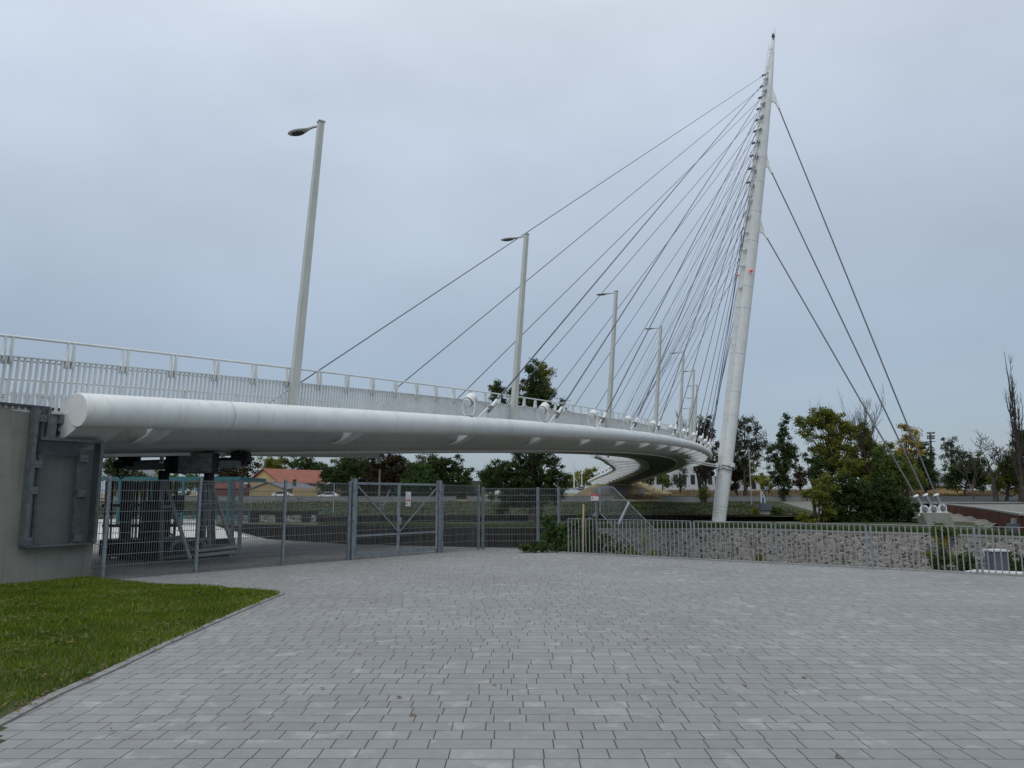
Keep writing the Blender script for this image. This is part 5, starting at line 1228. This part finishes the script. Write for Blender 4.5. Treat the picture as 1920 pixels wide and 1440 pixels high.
bare('small leafless tree left of the big dead tree', 150, (1825, 925), 110, 4, spread=.5, up=.6, levels=4, trunk=.18, first=.4, m='barkmid', twig=.025, zb=.9)
bare('leafless branching tree behind the end of the bridge curve', 150, (1318, 928), 165, 33, spread=.5, up=.6, levels=5, trunk=.45, first=.35, twig=.03, zb=.8)
# bare lombardy poplar
rootp = at(1917, 928, 132); rootp.z = .8; rt = empty('bare_tree', tuple(rootp), 'very tall leafless columnar poplar cut by the right edge', 'tree'); rp_ = random.Random(2); k = 132/F
mbt = MB(); mbl = MB(); Hh = 284*k
tr_pts = [rootp+Vector((math.sin(t*4)*.25-.6*t, 0, Hh*t)) for t in np.linspace(0, 1, 12)]
mbt.tube(tr_pts, [.27*(1-t)+.03 for t in np.linspace(0, 1, 12)], 8); mbt.build('trunk', M['bark'], rt)
for i in range(26):
    t = rp_.uniform(.10, .62); p = rootp+Vector((-.6*t, 0, Hh*t)); az = rp_.uniform(0, 6.28); L_ = Hh*min(rp_.uniform(.22, .5), .97-t); R_ = rp_.uniform(.5, 1.9)*(1.15-t)
    pts = []
    for j in range(9):
        q = j/8; rr_ = R_*(1-math.exp(-q*3.2)); pts.append(p+Vector((math.cos(az)*rr_+rp_.gauss(0, .07), math.sin(az)*rr_+rp_.gauss(0, .07), L_*q)))
    mbl.tube(pts, [.085*(1-q/9.5)+.014 for q in range(9)], 5, False)
    for _ in range(13):
        q = rp_.randint(1, 7); a2 = rp_.uniform(0, 6.28); l2 = rp_.uniform(.6, 2.2); d2 = Vector((math.cos(a2)*.5, math.sin(a2)*.5, 1)).normalized(); e0 = pts[q]; e1 = e0+d2*l2*.5; e2 = e1+(d2+Vector((rp_.gauss(0,.15), rp_.gauss(0,.15), .5))).normalized()*l2*.5
        mbl.tube([e0, e1, e2], [.03, .022, .012], 4, False)
mbl.build('branches', M['bark'], rt)
# shrubs close by
FY = RAIL_A.y
tree('leafy green shrub growing through the fence at the end of the picket railing', FY+.9, (1050, 1040), [(1030,985,13,18),(1048,998,22,20),(1073,990,12,16),(1085,980,7,16),(1060,1018,28,16),(1026,1005,12,14)], 'fresh', .035, cat='bush', name='bush', sz=8.0, cl=11, dens=.9, zb=-.1, sig=.5, depth=.7)
tree('low dark shrub spreading onto the paving before the mesh fence', FY+.35, (1020, 1040), [(1000,1027,20,9),(1030,1030,24,8),(1060,1030,18,9),(985,1030,9,5)], 'dark', .02, cat='bush', name='bush', sz=7.5, cl=10, dens=.9, zb=-.0, sig=.45, branches=False)
tree('dark straggling bush behind the left pickets', FY+1.9, (1120, 1045), [(1100,1010,24,24),(1135,1018,24,20),(1112,985,16,12),(1160,1028,18,12)], 'dark', .03, cat='bush', name='bush', sz=7.0, cl=10, dens=.6, zb=-.9, sig=.55)
tree('thin yellowing shrub behind the pickets under the lattice wing', FY+3.0, (1212, 1050), [(1210,1010,8,20),(1215,1035,10,12),(1185,1036,16,8)], 'yellow', .02, cat='bush', name='bush', sz=6.0, cl=9, dens=.6, zb=-1.8, sig=.5)
wy = lambda u: float(np.interp((u-960)/F*62, [p[0] for p in L1], [p[1] for p in L1]))
tree('round shrub rooted in the stone wall, green above and golden below', wy(1768)-.8, (1768, 1000), [(1768,990,14,12),(1758,1002,9,10),(1780,1002,10,10)], 'mid', .04, cat='bush', name='bush', sz=4.2, cl=7, zb=BZ-.5, branches=False)
tree('golden leaves hanging below the shrub on the stone wall', wy(1768)-.9, (1768, 1005), [(1768,1012,13,9),(1770,1020,6,6)], 'gold', .03, cat='bush', name='bush', sz=4.0, cl=6, dens=.7, zb=BZ-.9, branches=False)
tree('dense green weeds at the wall foot left of the bin', 54, (1790, 1075), [(1790,1062,50,16),(1760,1050,18,14),(1820,1050,22,16),(1770,1038,10,10)], 'dark', .03, cat='bush', name='bush', sz=4.5, cl=8, zb=-4.6, branches=False)
tree('yellow green weeds between the dark weeds at the wall foot', 55, (1785, 1050), [(1787,1045,12,10),(1752,1060,12,10),(1740,1042,7,7)], 'yellow', .03, cat='bush', name='bush', sz=4.2, cl=7, zb=-4.6, branches=False)
tree('dark green weeds at the wall foot right of the bin', 48, (1905, 1075), [(1905,1060,34,20),(1890,1045,18,12),(1935,1055,24,20)], 'dark', .03, cat='bush', name='bush', sz=4.8, cl=8, zb=-4.6, branches=False)
tree('small weed clump at the wall foot behind the middle pickets', 60, (1422, 1056), [(1420,1045,11,9)], 'olive', .02, cat='bush', name='bush', sz=3.6, cl=6, zb=-4.6, branches=False)
tree('round shrub on the bank left of the pylon', 128, (1320, 935), [(1322,925,9,10),(1318,934,10,7)], 'mid', .05, cat='bush', name='bush', sz=3.2, cl=6, zb=.1, branches=False)
tree('dark low scrub on the bank under the bridge', 118, (1230, 958), [(1225,955,22,5),(1260,958,28,6),(1195,950,14,5),(1300,962,24,5)], 'mid', .03, cat='bush', name='bush', sz=3.2, cl=5, zb=-.3, branches=False, dens=.7)
tree('yellow green shrub left of the concrete marker block', 99, (1418, 968), [(1417,960,8,7),(1413,955,5,5)], 'yellow', .03, cat='bush', name='bush', sz=3.2, cl=5, zb=-.6, branches=False)
tree('dark green shrub right of the concrete marker block', 99, (1452, 968), [(1452,958,12,9),(1462,963,8,6)], 'mid', .03, cat='bush', name='bush', sz=3.2, cl=5, zb=-.6, branches=False)
# tall grass along the bench edge, on the bank and in the meadow
n = 30000; xa = rng.uniform(-20, 50, n); ya = np.interp(xa, [p[0] for p in L1], [p[1] for p in L1])+.5+rng.uniform(0, 1, n)**1.5*7
M['bgrass'] = leafmat('bench_grass', (.022,.042,.010), (.055,.09,.022), (.14,.13,.05), .2)
k_ = (ya < interp1(xa, P2)-.2); xa = xa[k_]; ya = ya[k_]
blades('tall_grass', xa, ya, np.full(len(xa), BZ-.02), .36, .035, M['bgrass'], 'unmown grass on the bench behind the stone wall', lean=.3)
M['bankgrass'] = leafmat('bank_grass_blades', (.022,.032,.010), (.062,.072,.024), (.12,.105,.045), .2)
n = 60000; xa = rng.uniform(-70, 46, n); y0 = interp1(xa, P2); ya = y0+.4+rng.uniform(0, 1, n)*(149-y0); za = bank_z(xa, ya)
blades('bank_tussocks', xa, ya, za-.02, .22, .05, M['bankgrass'], 'rough grass on the far bank', lean=.5)
M['drygrass'] = leafmat('dry_grass_blades', (.09,.06,.03), (.22,.165,.09), (.30,.24,.14), .2)
n = 42000; xa = rng.uniform(20, 190, n); ya = 174+rng.uniform(0, 1, n)**1.3*60; za = far_z(xa, ya)
blades('dry_grass', xa, ya, za-.03, 1.0, .10, M['drygrass'], 'tall dry grass of the meadow beyond the road', lean=.3)
# ================================================================== BUILDINGS
def gable(name, label, O, L_, Wd, He, Hr, ang, wallm, roofm, over=.4, cat='house', wins=()):
    root = empty(name, tuple(O), label, cat); c, s_ = math.cos(ang), math.sin(ang)
    def T(x, y, z): return Vector((O.x+x*c-y*s_, O.y+x*s_+y*c, O.z+z))
    mb = MB(); P = [(0,0,0),(L_,0,0),(L_,Wd,0),(0,Wd,0),(0,0,He),(L_,0,He),(L_,Wd,He),(0,Wd,He),(0,Wd/2,Hr),(L_,Wd/2,Hr)]
    mb.add([T(*p) for p in P], [(0,1,5,4),(2,3,7,6),(0,4,8,7,3),(1,2,6,9,5),(0,3,2,1),(4,5,9,8),(7,8,9,6)]); mb.build('walls', wallm, root)
    mb = MB(); k = (Hr-He)/(Wd/2); e = over
    for sg in (0, 1):
        y0, y1 = (-e, Wd/2) if sg == 0 else (Wd+e, Wd/2); z0 = He-e*k
        a = [T(-e, y0, z0+.06), T(L_+e, y0, z0+.06), T(L_+e, y1, Hr+.06), T(-e, y1, Hr+.06)]; b_ = [p+Vector((0,0,.18)) for p in a]
        mb.add(a+b_, [(0,1,2,3)[::-1],(4,5,6,7),(0,1,5,4),(1,2,6,5),(2,3,7,6),(3,0,4,7)])
    rf = mb.build('roof', roofm, root)
    for (x, y, z, w_, h_, face) in wins:
        mb = MB()
        if face == 'g': ps = [T(-.04, y, z), T(-.04, y+w_, z), T(-.04, y+w_, z+h_), T(-.04, y, z+h_)]
        else: ps = [T(x, -.04, z), T(x+w_, -.04, z), T(x+w_, -.04, z+h_), T(x, -.04, z+h_)]
        nn = (ps[1]-ps[0]).cross(ps[3]-ps[0]); mb.plate(ps, nn, .06); mb.build('window', M['darkglass'], root)
    return root, T, rf
zg = 1.3
o_ = at(524, 930, 170); o_.z = zg
# gable end faces the viewer: origin at its right corner, long side running right and away
d_ = (at(463, 930, 176)-at(524, 930, 170)); d_.z = 0; ang = math.atan2(-d_.x, d_.y)      # width axis = local +y
HeY = CAM_Z+172*el_t(905)-zg; HrY = CAM_Z+173*el_t(880)-zg
gable('yellow_house', 'big yellow house with a bright red tiled roof beyond the low wall', o_, 24, d_.length, HeY, HrY, ang, M['yellow'], M['redtile'], .5)
o2 = at(536, 930, 160); o2.z = zg; d2 = at(467, 930, 163)-at(536, 930, 160); d2.z = 0; a2 = math.atan2(-d2.x, d2.y)
rt_, T_, rf_ = gable('yellow_annex', 'low yellow annex with grey metal roof in front of the red roofed house', o2, 12, d2.length, CAM_Z+161*el_t(918)-zg, CAM_Z+161*el_t(905)-zg, a2, M['yellow2'], M['greyroof'], .3, cat='house', wins=((.5,0,.1,0,0,'x'),(1.5,0,1.6,1.1,.6,'s'),(4.5,0,1.6,.8,.5,'s'),(8.5,0,.8,1.2,1.2,'s')))
mb = MB(); p = T_(6, 2.2, CAM_Z+161*el_t(905)-zg-.2); mb.box(p, (.6, .6, 2.0)); mb.build('chimney', M['bark'], rf_)
mb = MB(); a = at(548, 914, 158.5); mb.box((at(600,920,158).x-1, 161, (zg+CAM_Z+160*el_t(916))/2), (10, 3, CAM_Z+160*el_t(916)-zg)); mb.build('lean_to', M['yellow2'], rt_)
o3 = at(388, 930, 165); o3.z = zg
gable('red_shed', 'low red roofed building glimpsed behind the gantry frames', o3, 7.5, 6, 2.2, 4.3, R(8), M['darkred'], M['darkred'], .3)
o4 = at(200, 930, 178); o4.z = zg
r4, T4, _ = gable('beige_building', 'beige building with a grey arched roof behind the teal shelter', o4, 11, 9, 4.4, 6.6, R(3), M['yellow2'], M['greyroof'], .4, wins=((2,0,1.8,1.6,1.4,'s'),(6,0,1.8,1.6,1.4,'s')))
o5 = at(1702, 914, 188); o5.z = 2.0
gable('ochre_building', 'ochre building with a dark sloping roof left of the dead tree', o5, 12.2, 10, 2.4, 5.2, R(-10), M['yellow'], M['greyroof'], .5)
def block(name, u0, u1, vt, D, m, lab, zb=1.2, dp=8, wins=0):
    a = at(u0, vt, D); b = at(u1, vt, D); root = empty(name, ((a.x+b.x)/2, D, zb), lab, 'building'); mb = MB(); mb.box(((a.x+b.x)/2, D+dp/2, (a.z+zb)/2), (b.x-a.x, dp, a.z-zb)); mb.build('walls', M[m], root)
    mb = MB(); mb.box(((a.x+b.x)/2, D+dp/2, a.z+.12), (b.x-a.x+.5, dp+.5, .25)); mb.build('roof', M['greyroof'], root)
    for i in range(wins):
        x = a.x+(b.x-a.x)*(i+.5)/wins; mb = MB(); mb.box((x, D-.02, zb+(a.z-zb)*.55), ((b.x-a.x)/wins*.5, .12, (a.z-zb)*.3)); mb.build('window', M['darkglass'], root)
    return root
block('white_building', 1226, 1338, 872, 260, 'offwhite', 'long white building behind the trees left of the pylon', 1.5, 14, 7)
block('white_building', 1358, 1436, 893, 250, 'offwhite', 'low white building behind the trees right of the pylon', 1.5, 12, 5)
block('blue_building', 1622, 1640, 866, 210, 'bluewall', 'blue walled hall glimpsed through the foreshore trees', 1.8, 2, 0)
block('grey_hall', 866, 906, 903, 235, 'blueglass', 'dark blue grey hall in the gap between two trees', 1.4, 10, 3)
# ------- cars by the yellow house
def car(x, y, z, ang, m, lab, L_=4.1, H=1.45, van=False):
    root = empty('parked_car', (x, y, z), lab, 'car', rz=ang)
    if van: prof = [(-2.3,.35),(2.3,.35),(2.35,.9),(1.9,1.15),(1.2,1.9),(-2.2,1.95),(-2.3,1.2)]; gl = [(1.05,1.1),(1.75,1.15),(1.15,1.75),(.3,1.8),(.3,1.1)]
    else: prof = [(-2.05,.3),(2.05,.3),(2.08,.62),(1.75,.82),(1.05,.92),(.35,1.4),(-.9,1.45),(-1.7,1.05),(-2.05,.95)]; gl = [(.95,.93),(.33,1.33),(-.85,1.37),(-1.5,1.0),(-1.45,.93)]
    w_ = .86; mb = MB()
    rings = [[Vector((a, s_*w_*(1 if b_ < 1 else .84), b_)) for a, b_ in prof] for s_ in (-1, -.55, .55, 1)]
    mb.sweep(rings, True, True); mb.build('body', M[m], root, True)
    for s_ in (-1, 1):
        mb = MB(); mb.plate([Vector((a, s_*(w_*.93+.005), b_)) for a, b_ in gl], (0,1,0), .09); mb.build('side_window', M['darkglass'], root, True)
        for a in (-1.3, 1.3):
            mb = MB(); mb.cyl((a, s_*(w_-.12), .32), (a, s_*(w_+.03), .32), .32, 16); wh = mb.build('wheel', M['rubber'], root, True)
            mb = MB(); mb.cyl((a, s_*(w_+.03), .32), (a, s_*(w_+.05), .32), .19, 10); mb.build('rim', M['galv2'], wh, True)
    for s_ in (-.6, .6):
        mb = MB(); mb.box((prof[2][0]-.03, s_, .68), (.06, .3, .14)); mb.build('headlight', M['signwhite'], root, True)
    return root
p = at(531, 930, 156); car(p.x, 156, 1.42, 0, 'carwhite', 'silver hatchback parked in front of the yellow annex')
p = at(615, 930, 156.5); car(p.x, 156.5, 1.25, math.pi, 'signwhite', 'white van partly hidden right of the yellow annex', van=False)
# ------- far poles and street lights
def pole(name, lab, u, v0, v1, D, r_=.07, arm=0, m='galv2', cat='street lamp', grp=None):
    a = at(u, v0, D); b = at(u, v1, D); b.x = a.x; root = empty(name, tuple(a), lab, cat, grp); mb = MB(); mb.cyl(a-Vector((0,0,.4)), b, r_*1.3, 8, r_*.8); mb.build('pole', M[m], root)
    if arm:
        mb = MB(); mb.tube([b, b+Vector((arm*.5,0,.12)), b+Vector((arm,0,.08))], r_*.7, 6); mb.build('arm', M[m], root)
        mb = MB(); mb.tube([b+Vector((arm*.8,0,.1)), b+Vector((arm*1.1,0,.1)), b+Vector((arm*1.8,0,.02))], [.05,.16,.09], 8); mb.build('lamp_head', M['lamp'], root)
    return root
pole('street_lamp', 'thin far street lamp in front of the red roofed house, left one', 470, 957, 908, 108, .06, -.7)
pole('street_lamp', 'thin far street lamp right of the yellow annex, seen through the fence', 625, 960, 908, 104, .06, -.6)
pole('street_lamp', 'old brown lamp pole in front of the dark trees left of the gate', 711, 932, 880, 158, .22, 0, 'barkpale')
pole('street_lamp', 'pale lamp pole on the ramp left of the far bridge end', 1076.5, 912, 866, 215, .14, 0, 'signwhite')
pole('street_lamp', 'second thin lamp pole beside the pale one at the far bridge end', 1091, 910, 885, 220, .12, 0, 'signwhite')
pole('street_lamp', 'grey street lamp standing on the bank right of the pylon', 1409, 944, 846, 135, .10, -.8)
pole('marker_post', 'short teal post on the bank above the upper sheet pile wall', 609, 957, 951, 100, .16, 0, 'teal', 'post')
# floodlight mast
ma_ = empty('floodlight_mast', tuple(at(1752, 905, 240)), 'tall grey floodlight mast with two lamp rows behind the trees at the right', 'light mast')
a, b = at(1750, 912, 240), at(1744, 812, 240); mb = MB(); mb.cyl(a, b, .45, 8, .25); mb.build('mast', M['galvdark'], ma_)
for v in (813, 819, 823): 
    c = at(1744.5, v, 240); mb = MB(); mb.bar(c-Vector((1.1,0,0)), c+Vector((1.1,0,0)), .12); mb.build('cross_bar', M['galvdark'], ma_)
    for x in (-1.0, -.35, .4, 1.0): mb = MB(); mb.box(c+Vector((x,-.3,.2)), (.45, .3, .45)); mb.build('floodlamp', M['fin'], ma_)
mb = MB(); c = at(1746, 828, 240); mb.box(c, (2.0, 1.6, .15)); mb.build('service_deck', M['galvdark'], ma_)
# blue round sign and grey cabinet on the meadow
p = at(1438, 915, 170); sg_ = empty('road_sign', (p.x, 170, 1.6), 'small square sign with a blue disc on the meadow right of the pylon', 'sign'); mb = MB(); mb.bar(Vector((p.x, 170.1, 1.2)), p+Vector((0,.1,.3)), .08); mb.build('post', M['galv2'], sg_)
mb = MB(); mb.box(p, (.62, .05, .62)); mb.build('plate', M['signwhite'], sg_); mb = MB(); mb.cyl(p+Vector((0,-.03,0)), p+Vector((0,-.05,0)), .24, 16); mb.build('disc', M['signblue'], sg_)
p = at(1391, 916, 157); cb = empty('cabinet', tuple(p), 'pale grey cabinet on a post beside the sparse tree trunk', 'cabinet'); mb = MB(); mb.box(p, (.62, .3, .8)); mb.build('box', M['offwhite'], cb); mb = MB(); mb.bar(Vector((p.x, 157, .8)), p, .1); mb.build('post', M['galv2'], cb)
# ------- little crane on the bank
K = 103; cr = empty('small_crane', tuple(at(716, 961, K)), 'small old lattice jib crane standing on the grass bank behind the gate', 'crane')
mb = MB(); mb.box(at(717, 960.5, K), (.9, .9, .12)); mb.build('base', M['black'], cr)
mb = MB()
for e in (-.2, .2): mb.bar(at(713.5, 960, K)+Vector((0,e,0)), at(713, 951.5, K)+Vector((0,e,0)), .07); mb.bar(at(717.5, 960, K)+Vector((0,e,0)), at(717.5, 951.5, K)+Vector((0,e,0)), .07)
mb.bar(at(706, 953.5, K), at(719, 951.5, K), .09, .12); mb.build('pedestal', M['galv'], cr)
mb = MB(); mb.box(at(714.3, 948.3, K), (.36, .4, .42)); cb_ = mb.build('cab', M['teal2'] if 'teal2' in M else M['galv'], cr)
mb = MB(); mb.box(at(714.3, 948.3, K)+Vector((0,-.21,.02)), (.2, .02, .22)); mb.build('window', M['darkglass'], cb_)
mb = MB(); A_, B_ = at(718.5, 949.5, K), at(731.6, 918.5, K); dd = B_-A_
for e in ((-.13,-.12),(.05,-.12),(-.13,.12),(.05,.12)): mb.bar(A_+Vector((e[0],e[1],0)), B_+Vector((e[0]*.3,e[1]*.3,0)), .045)
for i in range(8):
    for y in (-.12, .12): mb.bar(A_+dd*(i/8)+Vector((-.13,y,0)), A_+dd*((i+1)/8)+Vector((.05,y,0)), .025)
mb.build('jib', M['galv2'], cr)
mb = MB(); mb.bar(at(711.5, 946, K), at(726, 929.5, K), .035); mb.bar(at(713, 945.5, K), at(729, 922, K), .025); mb.build('tie_rod', M['galv'], cr)
mb = MB(); mb.box(at(707.5, 954.5, K), (.45, .4, .4)); mb.build('counterweight', M['galvdark'], cr)
# ------- concrete marker with white frame
K = 98; mk = empty('marker_block', tuple(at(1434, 968, K)), 'grey concrete block on a dark pier carrying a white triangular frame', 'monument')
a, b = at(1424.5, 943, K), at(1444, 956.5, K); mb = MB(); c = (a+b)/2; mb.box(c, (b.x-a.x, 1.2, a.z-b.z)); mb.build('block', M['bin'], mk)
mb = MB(); mb.box((c.x-.03, c.y+.1, b.z-.5), ((b.x-a.x)*.86, 1.0, 1.0)); mb.build('pier', M['concrete'], mk)
mb = MB(); 
for p, q in (((1426.5,919),(1427.5,943)), ((1426.5,919),(1433,932)), ((1433,932),(1434.5,943)), ((1427,931.5),(1433,931.5))): mb.bar(at(*p, K), at(*q, K), .11)
mb.build('frame', M['signwhite'], mk); mb = MB(); a, b = at(1429, 932.5, K), at(1433.6, 940, K); mb.box((a+b)/2, (b.x-a.x, .1, a.z-b.z)); mb.build('panel', M['signblue'], mk)
# ------- bollard block at the right edge
K = 61; q_ = at(1904, 996, K); bb = empty('mooring_block', (q_.x, K, BZ), 'small concrete block with a steel fitting on the grass near the right edge', 'block')
a, b = at(1893.5, 981.5, K), at(1915, 1001, K); mb = MB(); c = (a+b)/2; mb.box(c, (b.x-a.x, .9, a.z-b.z)); mb.build('block', M['bin'], bb)
mb = MB()
for u in (1899, 1909): mb.bar(at(u, 982, K), at(u, 973, K), .07, .25)
mb.bar(at(1897, 974, K), at(1911, 974, K), .08, .2); mb.bar(at(1897, 980, K), at(1911, 980, K), .08, .3); mb.build('fitting', M['galv2'], bb)
# ================================================================== FAR ABUTMENT
mb = MB(); DA = 192
def em(u, v, D): p = at(u, v, D); return p
L0, L1_, R1, R0 = em(1062, 930, 190), em(1118, 906, 192), em(1196, 908, 192), em(1262, 933, 188)
zt_ = 5.2
vs = [(L0.x, 190, 1.0), (L1_.x, 192, zt_-.2), (R1.x, 192, zt_-.5), (R0.x, 186, 1.0)]
mb.add([(x, y, z) for x, y, z in vs]+[(x+4, y+60, z) for x, y, z in vs], [(0,1,2,3)[::-1],(0,1,5,4)[::-1],(1,2,6,5)[::-1],(2,3,7,6)[::-1]])
tag(mb.build('embankment', M['dry']), 'earth embankment behind the far bridge abutment', None, None, 'structure')
fa = empty('far_abutment', tuple(at(1160, 932, 189)), 'dark concrete abutment under the far end of the bridge', 'abutment')
a, b = at(1128, 911, 188.5), at(1178, 934, 188.5); mb = MB(); mb.box(((a.x+b.x)/2, 190, 2.7), (b.x-a.x, 3, 3.8)); mb.build('wall', M['floodwall'], fa)
for u in (1196, 1202, 1207): p = at(u, 925, 186); mb = MB(); mb.box((p.x, 186, 2.3), (.5, .5, 2.4)); mb.build('pier', M['kerb'], fa)
a = at(1124, 934, 186); mb = MB(); mb.cyl((a.x, 186, .8), (a.x, 186, 4.5), .4, 12); mb.build('column', M['concrete'], fa)
pr = random.Random(11)
for i in range(16):
    t = i/15; p = em(1194+t*62, 908.5+t*22.5, 190.5-t*3); n = 500; c = np.array(p)
    root = empty('pampas_tuft', tuple(p), None, None); 
    tag(root, '%s pale pampas tuft from the top of the far embankment' % ORD[i], 'ornamental grass', 'pampas tufts on the far embankment')
    P = c[None]+rng.normal(size=(n, 3))*np.array([.5, .5, .33])*(.8+.4*pr.random()); V = np.stack([P, P+rng.normal(size=(n,3))*.05+np.array([.03,0,0]), P+rng.normal(size=(n,3))*.12+np.array([0,0,.3])], 1).reshape(-1, 3)
    npmesh('plumes', V, np.arange(3*n).reshape(-1, 3), M['pampas'], root)
